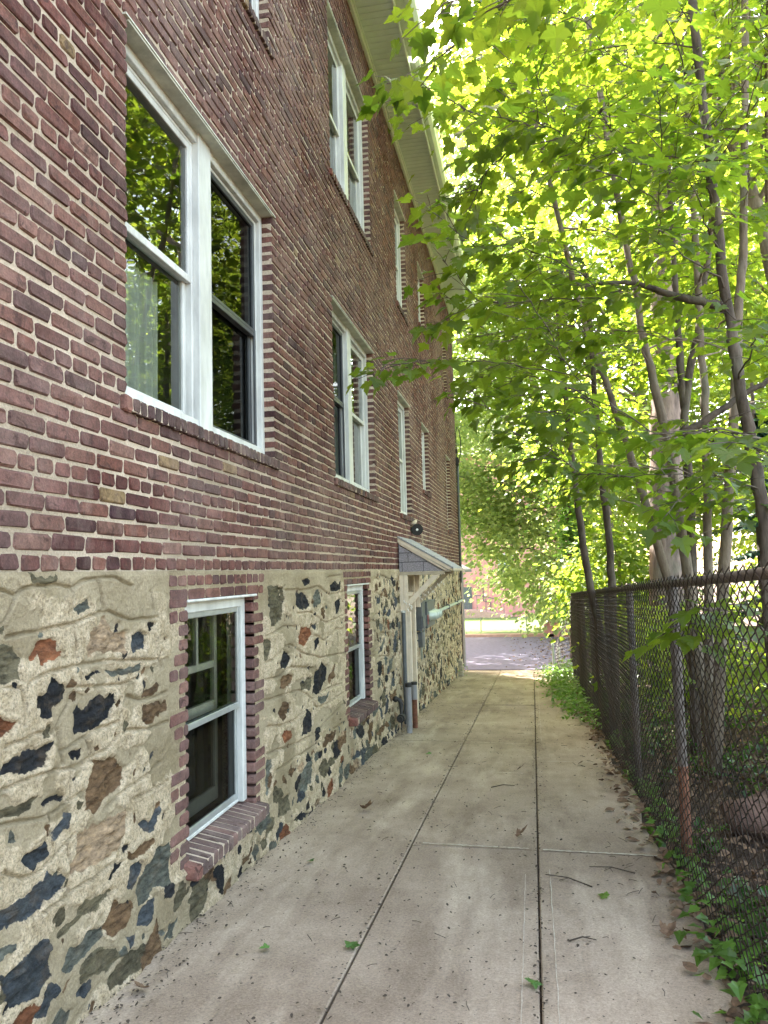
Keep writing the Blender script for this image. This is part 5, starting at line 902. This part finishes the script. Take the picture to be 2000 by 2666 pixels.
for tp in TIPS:
    tp=np.array(tp); best=None
    if tp[1]<4.3 and (tp[1]<3.2 or random.random()<.45): best='t0'
    else:
        sc_=[]
        for k in SAP:
            if k=='t0': continue
            q=at_z(TRUNKS[k],tp[2]); d=np.linalg.norm(q[:2]-tp[:2])+(1.5 if q[0]<tp[0] else 0)+random.uniform(0,1.0)+max(0,tp[2]-TRUNKS[k][-1][2])*2; sc_.append((d,k))
        best=min(sc_)[1]
    asg[best].append(tp)
for k,(r0,r1,bk,lab) in SAP.items():
    P=TRUNKS[k]; b=P[0]; t=thing('maple_sapling',lab,'tree',(b[0],b[1],b[2]),'young maples behind the chain link fence')
    mb=MB(); limb(mb,P,r0,r1)
    if k=='t5': limb(mb,TRUNKS['t5b'],r0*.8,.025); limb(mb,TRUNKS['dk'],.020,.034,6)
    if k=='t8': limb(mb,TRUNKS['t8b'],.034,.012,6)
    LV=Leaves(); Tz=np.linspace(P[0][2]+1.0,P[-1][2],60); nodes=[at_z(P,z) for z in Tz]; plen=[0.]*60
    tl=sorted(asg[k],key=lambda q:min(np.linalg.norm(n_-q) for n_ in nodes[:60]))
    for tp in tl:
        NA=np.array(nodes); dv=NA-tp; dist=np.linalg.norm(dv,axis=1); cost=dist+.55*np.array(plen)+.5*np.maximum(0,dv[:,2]+.15*dist)+.6*np.maximum(0,.35-dist)
        q=int(np.argmin(cost)); o=NA[q]; L=dist[q]
        C=spray(LV,mb,o,tp,.125,r0=.0085 if q<60 else .0055,leafy=min(.95,max(.45,1.0/max(L,.2))),dens=1.0)
        for f in C[2:-1]: nodes.append(f); plen.append(plen[q]+np.linalg.norm(f-o))
    mb.build('trunk',bk,t,smooth=True)
    if LV.P: LV.build('crown',LEAF,t,'hi')
# ---- larger trees behind
def cloud(LV,c,rad,ncl,nl,size,cl=.55,shell=.5,flat=.4):
    c=np.array(c,float); rad=np.array(rad,float)
    d=rng.normal(size=(ncl,3)); d/=np.linalg.norm(d,axis=1)[:,None]; r=shell+(1-shell)*rng.random(ncl)**.6; cc=c+d*rad*r[:,None]
    for q in cc:
        n=int(nl*random.uniform(.6,1.4)); s_=cl*random.uniform(.7,1.4); off=rng.normal(size=(n,3))*np.array([s_,s_,s_*flat]); p=q+off; p[:,2]-=.25*(off[:,0]**2+off[:,1]**2)/max(s_,.1)
        out=off+(q-c)*.25; D=out+rng.normal(0,.35,(n,3)); D[:,2]-=.35*np.linalg.norm(D[:,:2],axis=1)
        N=np.c_[rng.normal(0,.38,(n,2)),np.ones(n)]+.25*off/s_; LV.add(p,D,N,size*rng.uniform(.65,1.2,n))
    return cc
def big_tree(name,lab,base,trunk,r,lobes,mat,bark,lod='far',group='trees standing beyond the fence and lot',size=.15,limbs=10):
    t=thing(name,lab,'tree',tuple(base),group); mb=MB(); limb(mb,trunk,r,r*.45,20,6,.012); LV=Leaves(); T=np.array(trunk)
    for lb in lobes:
        cc=cloud(LV,*lb[:2],lb[2],lb[3],size,*lb[4:])
        for q in cc[rng.choice(len(cc),min(limbs,len(cc)),replace=False)]:
            o=at_z(T,q[2]-.45*np.linalg.norm(q[:2]-T[-1][:2])-.3) ; m_=(o+q)/2+np.array([0,0,.12*np.linalg.norm(q-o)]); 
            mb.tube([o,o*.6+m_*.4,m_,m_*.5+q*.5,q],[r*.28,r*.22,r*.15,r*.1,.01],6,caps=False)
    mb.build('trunk',bark,t,smooth=True); LV.build('crown',mat,t,lod); return t
g_=lambda x,y:float(tz(x,y))
big_tree('plane_tree','thick pale tree with pinkish flaking bark rising behind the saplings',(3.83,13,g_(3.83,13)),TRUNKS['big'],.34,[((4.6,13.5,8.5),(3.6,4.,2.6),60,70,.5,.3,.4)],LEAFB,BARKB,size=.15,limbs=8)
big_tree('maple_tree','broad pale green maple drooping to the kerb beyond the lot',(4.2,33,g_(4.2,33)),[(4.2,33,-3),(4.0,33,1.5),(3.4,32.6,4.2),(2.4,32,6.5),(1.8,32,9)],.30,
  [((2.9,32,1.6),(3.0,3.2,3.9),140,95,.62,.35,.4),((1.8,33,7.),(3.2,3.5,3.4),95,95,.65,.35,.4),((-.3,31.6,2.5),(1.5,1.8,2.1),60,80,.5,.3,.4),((4.6,32,4.5),(2.4,3,3.6),60,90,.6,.35,.4)],LEAFC,BARK,size=.17)
big_tree('maple_tree','sunlit maple rising behind the far corner of the brick house',(-4.2,34,g_(-4.2,34)),[(-4.2,34,-3),(-4,34,4),(-3.4,34,11)],.34,
  [((-3.6,35,7),(3.7,3.6,4.4),120,90,.75,.35,.4),((-3,34.5,13),(4.6,4.5,4.2),130,90,.75,.35,.4),((-1.8,34,19),(4.4,4,4),130,90,.75,.35,.4)],LEAFC,BARK,size=.19)
big_tree('maple_tree','leafy maple added just past the brick corner to shade the lot',(-5,28,g_(-5,28)),[(-5,28,-2.8),(-4.8,28,3),(-4.4,28,9)],.3,  # tree added mostly behind the building to throw shade on the lot
  [((-4.3,28,8),(4.2,4.5,4.6),150,90,.7,.35,.4)],LEAFC,BARK,size=.18)
big_tree('maple_tree','bright maple filling the gap above the lot behind the two dark saplings',(6.2,25,g_(6.2,25)),[(6.2,25,-2.6),(5.9,25,2),(5.2,25,6),(4.8,25,10)],.22,
  [((5.6,25,5.2),(3.2,3.2,3.6),120,90,.6,.35,.35),((3.6,24,9.8),(3.6,3.4,3.),110,90,.6,.35,.35),((1.3,25.5,9.3),(2.3,2.4,3.8),110,90,.55,.3,.35)],LEAFB,BARK,size=.15)
big_tree('ivy_clad_tree','tree trunk wrapped in glossy ivy beyond the end of the fence',(2.75,21,g_(2.75,21)),[(2.75,21,-2.6),(2.75,21,1.),(2.6,21,4.5)],.14,
  [((2.75,21,-.2),(.20,.20,2.0),36,55,.14,.5,.9),((3.0,21.3,3.2),(1.4,1.4,1.2),30,60,.45,.3,.35)],IVYB,BARKD,size=.11,limbs=3)
big_tree('maple_tree','yellow green maple spreading high between the saplings and the sky',(8.0,17,g_(8,17)),[(8,17,-2),(7.6,17,3),(6.6,17,8)],.2,
  [((6.6,17,6.6),(3.0,2.8,2.6),110,90,.5,.35,.35),((8.4,18,2.6),(2.3,2.4,2.6),80,90,.5,.3,.35)],LEAFB,BARK,size=.14)
big_tree('maple_tree','dense far maple closing the view right of the big trunk',(11,28,g_(11,28)),[(11,28,-2.6),(10.8,28,4),(10,28,9)],.25,
  [((10.,28,4.5),(3.8,3.2,4.6),130,90,.65,.35,.4),((9.5,29,11),(4.2,3.5,3.5),90,90,.7,.35,.4)],LEAFB,BARK,size=.17)
big_tree('maple_tree','low young maple with bright leaves just behind the fence end',(3.6,16.5,g_(3.6,16.5)),[(3.6,16.5,-2.2),(3.5,16.5,-.2),(3.3,16.5,1.6)],.06,
  [((3.5,16.6,-.1),(1.2,1.5,1.2),55,70,.33,.35,.35),((3.1,17.5,2.9),(1.5,1.6,1.1),45,70,.4,.35,.3)],LEAFB,BARK,size=.12,limbs=6)
big_tree('maple_tree','tall maple whose sunlit top leans over the roof gutter',(5.0,9.5,g_(5,9.5)),[(5,9.5,-1.9),(4.6,9.5,4),(3.6,10.,8)],.11,
  [((2.2,13,8.6),(1.5,2.2,2.2),50,60,.42,.3,.35),((3.0,10.5,7.8),(2.4,3.0,1.6),60,55,.45,.3,.35),((4.6,8.5,6.4),(1.9,2.4,1.5),60,60,.42,.3,.35)],LEAFB,BARK,size=.135,lod='mid')
# spruce with drooping dark boughs
t=thing('spruce_tree','dark needled spruce low behind the right end of the fence','tree',(5.7,14.5,g_(5.7,14.5))); mb=MB(); limb(mb,[(5.7,14.5,-2.1),(5.7,14.5,1),(5.7,14.5,3.2)],.12,.03); LV=Leaves()
for i in range(70):
    z=-1.5+4.3*random.random(); a=random.uniform(0,6.28); L=(3.2-z)*.45*random.uniform(.7,1.1)+.2; d=np.array([math.cos(a),math.sin(a),-.18]); o=np.array([5.7,14.5,z]); mb.tube([o,o+d*L*.6,o+d*L+np.array([0,0,.06])],[.018,.01,.004],4,caps=False)
    n=int(120*L); u=rng.random(n); p=o+d*(u*L)[:,None]; H=np.array([-d[1],d[0],0]); sd=rng.choice([-1,1],n); D=H*sd[:,None]+d*.7+rng.normal(0,.25,(n,3)); D[:,2]-=.25; LV.add(p,D,np.c_[rng.normal(0,.3,(n,2)),np.ones(n)],rng.uniform(.06,.16,n)*(1.2-u))
mb.build('trunk',BARKD,t); LV.build('crown',SPRUCE,t,'far')
# shrubs seen through the mesh
for i,(x,y,z,rx,rz,lab,mt) in enumerate([(3.6,10.6,-1.0,.8,.8,'bright leafy shrub seen through the mesh near the fence end',LEAFB),(4.4,8.2,-.75,1.0,.7,'leafy shrub behind the mesh below the big flaking trunk',LEAFB),(4.6,5.6,-.55,.9,.5,'yellow green shrub behind the near right part of the mesh',LEAF),(3.4,13.2,-1.2,.7,.8,'small shrub behind the far mesh beside the dark saplings',LEAFB),(6.3,9.5,-.4,1.4,1.0,'wide green shrub deep behind the fence on the right',LEAFB)]):
    t=thing('leafy_shrub',lab,'shrub',(x,y,g_(x,y)),'shrubs behind the mesh'); LV=Leaves(); cc=cloud(LV,(x,y,z),(rx,rx,rz),26,38,.115,.26,.3,.4); mb=MB()
    for q in cc[::3]: mb.tube([(x,y,g_(x,y)-.05),((x+q[0])/2,(y+q[1])/2,q[2]-.3),q],[.014,.01,.004],4,caps=False)
    mb.build('stems',BARKD,t); LV.build('foliage',mt,t,'mid')
# ---- ivy and litter (uncountable)
n=17000; x=2.62+5.5*rng.random(n)**1.5; y=1.6+15*rng.random(n)**1.1; msk=fbm(x*1.1,y*1.1,3,8)>np.where(y<5,.0,-.16); x,y=x[msk],y[msk]; n=len(x)
LV=Leaves(); LV.add(np.c_[x,y,tz(x,y)+.03+rng.random(n)*.14],np.c_[rng.normal(0,1,(n,2)),rng.normal(.0,.3,n)],np.c_[rng.normal(0,.35,(n,2)),np.ones(n)],rng.uniform(.045,.085,n)); tag(LV.build('ivy_ground_cover',IVY,None,'ivy'),kind='stuff')
LV=Leaves(); 
for yc,xc,k,sx_ in [(3.05,2.42,190,.16),(3.5,2.38,150,.14),(3.9,2.46,90,.10),(4.25,2.36,70,.09),(4.7,2.42,60,.08),(5.25,2.40,80,.09),(5.7,2.44,55,.07),(6.4,2.42,60,.07),(7.2,2.42,50,.06),(8.6,2.40,60,.07),(10.2,2.34,120,.09),(11.4,2.26,300,.14),(12.6,2.22,420,.16),(13.8,2.20,460,.16),(15,2.16,460,.17),(16.3,2.2,420,.2),(17.5,2.3,380,.22),(18.6,2.4,300,.22),(2.5,2.5,160,.2),(17.5,.12,22,.05)]:
    k=int(k*(.5 if yc<6 else 1)); P=np.c_[rng.normal(xc,sx_,k),rng.normal(yc,.22 if yc<10 else .42,k)]; P[:,0]=np.where(P[:,1]<10,2.47+(P[:,0]-2.47)*.62,P[:,0]); h=(.02+.10*rng.random(k)) if yc<9 else (.03+.22*rng.random(k)**1.5)
    P[:,0]+=np.where(P[:,1]<10,.07,0); LV.add(np.c_[P,gz(P[:,1])+h],np.c_[rng.normal(-.3,1,k),rng.normal(0,1,k),rng.normal(0,.3,k)],np.c_[rng.normal(-.15,.35,k),rng.normal(0,.35,k),np.ones(k)],rng.uniform(.04,.075,k))
tag(LV.build('ivy_border',IVYB,None,'ivy'),kind='stuff')
LV=Leaves(); k=1500; y=1.2+17.5*rng.random(k); x=np.where(rng.random(k)<.75,2.42+rng.normal(0,.09,k),2.6+2.5*rng.random(k)); LV.add(np.c_[x,y,np.where(x<2.5,gz(y),tz(x,y))+.012+.03*rng.random(k)],np.c_[rng.normal(0,1,(k,2)),rng.normal(0,.25,k)],np.c_[rng.normal(0,.4,(k,2)),np.ones(k)],rng.uniform(.03,.09,k)); 
k=4200; y=1.5+9*rng.random(k); x=2.58+3.2*rng.random(k)**1.3; LV.add(np.c_[x,y,tz(x,y)+.02+.05*rng.random(k)],np.c_[rng.normal(0,1,(k,2)),rng.normal(0,.3,k)],np.c_[rng.normal(0,.4,(k,2)),np.ones(k)],rng.uniform(.03,.08,k))
k=900; y=19.1+11*rng.random(k); x=2.6+rng.normal(0,.7,k); LV.add(np.c_[x,y,gz(y)+.03],np.c_[rng.normal(0,1,(k,2)),rng.normal(0,.2,k)],np.c_[rng.normal(0,.3,(k,2)),np.ones(k)],rng.uniform(.04,.1,k))
tag(LV.build('dry_leaf_litter',DRY,None,'oval'),kind='stuff')
mb=MB(); 
LV=Leaves(); k=6500; y=1.8+np.abs(rng.random(k)**1.5)*16; x=rng.random(k)*2.4; m_=rng.random(k)<.35; x=np.where(m_,np.clip(np.abs(rng.normal(0,.10,k)),0.015,2.4),x); j=rng.random(k)<.12; x=np.where(j,1.67+rng.normal(0,.02,k),x); j=rng.random(k)<.10; x=np.where(j,.88+rng.normal(0,.02,k),x)
LV.add(np.c_[x,y,gz(y)+.010],np.c_[rng.normal(0,1,(k,2)),rng.normal(0,.1,k)],np.c_[rng.normal(0,.2,(k,2)),np.ones(k)],rng.uniform(.004,.019,k)); tag(LV.build('driveway_debris',TWIG,None,'oval'),kind='stuff')
mb=MB()
for i in range(190):
    y=1.8+random.random()**1.4*16; x=random.choice([random.uniform(0,2.4),random.uniform(2.0,2.5)]); a=random.uniform(0,3.14); L=random.uniform(.02,.09); z=float(gz(y))+.009
    mb.tube([(x,y,z),(x+.5*L*math.cos(a)+random.gauss(0,.004),y+.5*L*math.sin(a),z+.003),(x+L*math.cos(a),y+L*math.sin(a),z-.05*0)],.0016,3,caps=False)
tag(mb.build('twig_litter',TWIG),kind='stuff')
def ground_leaf(x,y,size,mat,lab,nm='fallen_leaf',curl=.3,grp='leaves lying on the driveway'):
    LV=Leaves(); z=float(gz(y)); a=random.uniform(0,6.28)
    LV.add((x,y,z+.012),(math.cos(a),math.sin(a),curl*.6),(random.gauss(0,.25),random.gauss(0,.25),1),size)
    o=LV.build(nm,mat,None,'hi'); me=o.data; c=np.array((x,y,z)); co=np.empty(len(me.vertices)*3,np.float32); me.vertices.foreach_get('co',co); co=co.reshape(-1,3)
    if curl>.3: 
        d=np.hypot(co[:,0]-x,co[:,1]-y); co[:,2]+=curl*d*d/size*.9
    co[:,2]=np.maximum(co[:,2],z+.008); me.vertices.foreach_set('co',(co-c).ravel()); o.location=c; tag(o,lab,'leaf',grp); return o
ground_leaf(.41,5.77,.10,DRY,'curled brown leaf on the slab near the stone wall',curl=.8)
ground_leaf(1.54,5.18,.08,DRY,'curled brown leaf just beyond the pale cross joint',curl=.8)
ground_leaf(.50,3.37,.055,GREENL,'small green leaf scrap on the left slab')
ground_leaf(.85,3.41,.08,GREENL,'green leaf lying beside the left long joint')
ground_leaf(1.64,3.25,.075,GREENL,'yellowing green leaf across the right long joint')
ground_leaf(.13,2.95,.07,DRY,'orange brown leaf at the foot of the stone wall',curl=.5)
ground_leaf(2.02,4.2,.06,IVYB,'single yellow green leaf near the fence edge')
ground_leaf(.62,8.0,.07,GREENL,'flat green leaf on the far left slab')
ground_leaf(1.50,7.3,.07,DRY,'brown leaf crumpled at the middle of the far slab',curl=.7)
ground_leaf(.33,4.55,.05,GREENL,'tiny green leaf near the basement window sill')
ground_leaf(2.22,3.75,.08,DRY,'torn brown leaf at the right slab edge',curl=.5)
for x,y,L,a,lab in [(1.95,4.35,.28,2.6,'forked brown twig on the right slab'),(1.80,3.65,.12,.1,'short straight twig on the near right slab'),(2.2,4.6,.25,2.9,'pale stick beside the ivy at the slab edge'),(1.3,6.6,.2,.3,'thin dark twig on the middle slab')]:
    z=float(gz(y)); mb=MB(); e=(x+L*math.cos(a),y+L*math.sin(a),float(gz(y+L*math.sin(a)))+.012); mb.tube([(x,y,z+.006),((x+e[0])/2,(y+e[1])/2+.01,(z+e[2])/2+.014),e],[.004,.0035,.002],5); mb.tube([((x+e[0])/2,(y+e[1])/2+.01,(z+e[2])/2+.012),((x+e[0])/2+.05*math.cos(a+.7),(y+e[1])/2+.05*math.sin(a+.7),float(gz((y+e[1])/2))+.012)],[.0025,.0015],4)
    tag(mb.build('fallen_twig',TWIG,loc=(x,y,z)),lab,'twig','twigs lying on the driveway')
# stones behind the fence
for x,y,s_,lab in [(3.15,5.3,.24,'pinkish rock half buried behind the near fence post'),(3.5,4.6,.22,'smaller tan rock behind the near right mesh')]:
    bm_n=14; th_=np.linspace(0,math.pi,bm_n); ph=np.linspace(0,2*math.pi,20,endpoint=False); T_,P_=np.meshgrid(th_,ph,indexing='ij'); r=s_*(1+.35*fbm(np.cos(P_)*np.sin(T_)*1.6+x,np.sin(P_)*np.sin(T_)*1.6+2*np.cos(T_),3,5)); V=np.stack([r*np.sin(T_)*np.cos(P_)*1.3,r*np.sin(T_)*np.sin(P_),r*np.cos(T_)*.7],-1).reshape(-1,3); I=np.arange(bm_n*20).reshape(bm_n,20); F=np.stack([I[:-1],I[1:],np.roll(I,-1,1)[1:],np.roll(I,-1,1)[:-1]],-1).reshape(-1,4)
    o=mesh_np('rock',V,[F],simple('pinkish_rock',(.14,.085,.065),.9,var=.45,scale=9,bump=.01),smooth=True,loc=(x,y,g_(x,y)+.05)); tag(o,lab,'rock')

# ---------------------------------------------------------------- chain link fence
XF=2.47; FT=lambda y:.075-.0395*y
fe=thing('chain_link_fence','long weathered chain link fence running beside the driveway','fence',(XF,9,float(gz(9))))
vs=[];fs=[];b=0; pit=.052
for i,yc in enumerate(np.arange(1.2,15.55,pit)):
    zt=FT(yc)+.035; zb=float(gz(yc))-.01; n=int((zt-zb)/.029); z=zt-np.arange(n)*.029-(yc-1.2)*.0; bul=.02*math.sin(yc*1.9)+.018*math.sin(yc*.7)
    yy=yc+np.where((np.arange(n)+i)%2==0,-.5,.5)*pit*1.06; xx=XF-.028+np.where(np.arange(n)%2==0,.0024,-.0024)+bul*np.sin(np.clip((zt-z)/(zt-zb),0,1)*math.pi)
    zc=z
    # soften the bends: two points per bend
    P=np.c_[xx,yy,zc]; Q=np.repeat(P,2,0); d=np.diff(P,axis=0); Q[1:-1:2]+=d*.09; Q[2::2]-=d*.09; P=Q
    rad=.0034; k=len(P); T=np.gradient(P,axis=0); T/=np.linalg.norm(T,axis=1)[:,None]; A=np.cross(T,[1,0,0]); A/=np.linalg.norm(A,axis=1)[:,None]; B=np.cross(T,A)
    V=np.concatenate([P+A*rad,P+B*rad,P-A*rad*.7-B*rad*.7]); vs.append(V); j=np.arange(k-1)
    for p,q in ((0,1),(1,2),(2,0)): fs.append(np.stack([b+p*k+j,b+p*k+j+1,b+q*k+j+1,b+q*k+j],1))
    b+=3*k
mesh_np('chain_link',np.concatenate(vs)-np.array(fe.location),[np.concatenate(fs)],FENCE,fe)
mb=MB(); ysr=np.linspace(.8,15.45,30); mb.tube([(XF+.02,y,FT(y)) for y in ysr],.023,10); mb.build('top_rail',FRAIL,fe,smooth=True)
for i,y in enumerate((2.55,4.85,6.95,9.1,11.5,13.4,15.4)):
    mb=MB(); mb.tube([(XF+.055,y,float(gz(y))-.1),(XF+.055,y,FT(y)+.03)],.030,12); mb.tube([(XF+.055,y,FT(y)+.03),(XF+.055,y,FT(y)+.05)],[.032,.012],12)
    p=mb.build('post',FPOST if i!=0 else FPOST,fe,smooth=False)
    if i==1:
        mb=MB(); z=float(gz(y)); mb.tube([(XF+.055,y,z-.05),(XF+.055,y,z+.55)],.0315,12); mb.build('rust_sleeve',RUST,p)
# loose end of mesh beyond the last post
vs=[];fs=[];b=0
for i,u in enumerate(np.linspace(0,1,34)):
    yc=15.55+1.9*u; n=40; s_=np.linspace(0,1,n); zt=FT(15.5)-.05-.9*u**1.3; zb=float(gz(yc)); z=zt+(zb-zt)*s_; xx=XF-.03-.30*math.sin(u*2.6)*np.sin(s_*2.6)+np.where(np.arange(n)%2==0,.003,-.003); yy=yc+np.where(np.arange(n)%2==0,-.5,.5)*.06
    P=np.c_[xx,yy,z]; T=np.gradient(P,axis=0); T/=np.linalg.norm(T,axis=1)[:,None]; A=np.cross(T,[1,0,0]); A/=np.linalg.norm(A,axis=1)[:,None]; B=np.cross(T,A); rad=.0024
    V=np.concatenate([P+A*rad,P+B*rad,P-A*rad*.7-B*rad*.7]); vs.append(V); j=np.arange(n-1)
    for p,q in ((0,1),(1,2),(2,0)): fs.append(np.stack([b+p*n+j,b+p*n+j+1,b+q*n+j+1,b+q*n+j],1))
    b+=3*n
mesh_np('loose_mesh_end',np.concatenate(vs)-np.array(fe.location),[np.concatenate(fs)],FENCE,fe)

# ---------------------------------------------------------------- beyond the lot
FB=mk_mortar('overexposed_brick',(.52,.245,.225),(.60,.31,.28));  # red brick lightened to pink, overexposure put into the colour
hb=thing('far_brick_house','red brick house in overexposed pink beyond the lawn behind the maple','building',(-8,57,-3.4))
m=MB(); m.box(-26,4,55,66,-3.5,8.2); m.build('wall',FB,hb)
m=MB(); m.prism([(54.3,8.2),(60.5,12.4),(66.7,8.2)],0,-27,5) ; m.build('roof',ROOFM,hb)
m=MB(); m.box(-26,4,54.94,55,-1.05,-.85); m.build('stone_band',KERB,hb)
for x in (-12,-8.2,-4.4,-.6,2):
    for z in (-.3,1.9):
        m=MB(); m.box(x,x+1.1,54.9,54.998,z,z+1.4); w_=m.build('window',WHITE,hb); m=MB(); m.box(x+.1,x+1.,54.88,54.899,z+.1,z+.65); m.box(x+.1,x+1.,54.88,54.899,z+.75,z+1.3); m.build('pane',GLASS,w_)
m=MB(); m.box(-3.4,-2.5,54.92,54.998,-3.2,-1.2); m.build('door',DGREY,hb)
m=MB(); m.box(-2.0,-1.9,54.9,54.995,-1.5,-1.15); m.tube([(-1.7,54.95,-1.0),(-1.7,54.95,-2.2),(-1.2,54.95,-2.3),(-1.2,54.95,-3.3)],.035,6); m.build('wall_pipe',DGREY,hb)
t=thing('porch_steps','low concrete porch landing with ramp in front of the pink brick house','steps',(-2.5,53.6,-3.4)); m=MB(); m.prism([(-9,-3.4),(-9,-2.75),(-1.8,-2.75),(.3,-3.2),(.3,-3.4)],1,52.6,54.8); m.build('landing',KERB,t)
t=thing('stair_railing','thin black railing with uprights on the porch landing','railing',(-2.5,52.7,-2.75)); m=MB(); m.tube([(-9,52.7,-1.75),(-1.8,52.7,-1.75),(.2,52.7,-2.2)],.03,6); m.build('handrail',DGREY,t)
for x in np.arange(-5.,.3,.6):
    m=MB(); zb=-2.75 if x<-1.8 else -2.75-.214*(x+1.8); m.tube([(x,52.7,zb),(x,52.7,zb+1.0)],.022,6); m.build('baluster',DGREY,t)
t=thing('lawn_fence','thin grey post and rail at the edge of the sunny lawn','fence',(-1,34,-2.8)); 
for x in (-3.2,-.55,1.4):
    m=MB(); m.tube([(x,34,-2.8),(x,34,-2.05)],.028,6); m.build('post',MGREY,t)
m=MB(); m.tube([(-12,34,-2.1),(1.4,34,-2.12)],.014,5); m.build('rail',MGREY,t)
t=thing('brick_pier','short red brick pier closing the right end of the kerb','pier',(2.5,31.2,-2.68)); m=MB(); m.box(2.1,3.6,31.0,31.6,-2.7,-2.15); m.build('pier_body',FB,t,bevel=.02); m=MB(); m.box(2.05,3.65,30.95,31.65,-2.149,-2.08); m.build('coping',KERB,t,bevel=.02)
t=thing('side_porch','small grey porch roof projecting beyond the far corner of the brick house','porch',(-.6,20.5,0)); m=MB(); m.prism([(-1.5,.9),(.05,.02),(.05,-.05),(-1.5,-.05)],1,19.6,21.8); m.build('porch_roof',SHING,t); m=MB(); m.tube([(-.05,19.7,-2.45),(-.05,19.7,-.051)],.04,8); m.build('porch_post',MGREY,t)
for i,(x,y,h) in enumerate(((2.12,18.3,.62),(2.24,18.0,.55))):
    z=float(gz(y)); m=MB(); m.tube([(x,y,z-.02),(x,y,z+h),],.026,8); m.tube([(x,y,z+h),(x,y,z+h+.05)],[.036,.02],8); m.tube([(x,y,z+h-.1),(x-.07,y,z+h-.1)],.016,6)
    tag(m.build('standpipe',PALE,loc=(x,y,z)),['taller pale standpipe in the ivy at the far driveway edge','shorter pale standpipe nearer the fence end in the ivy'][i],'pipe','standpipes in the ivy')
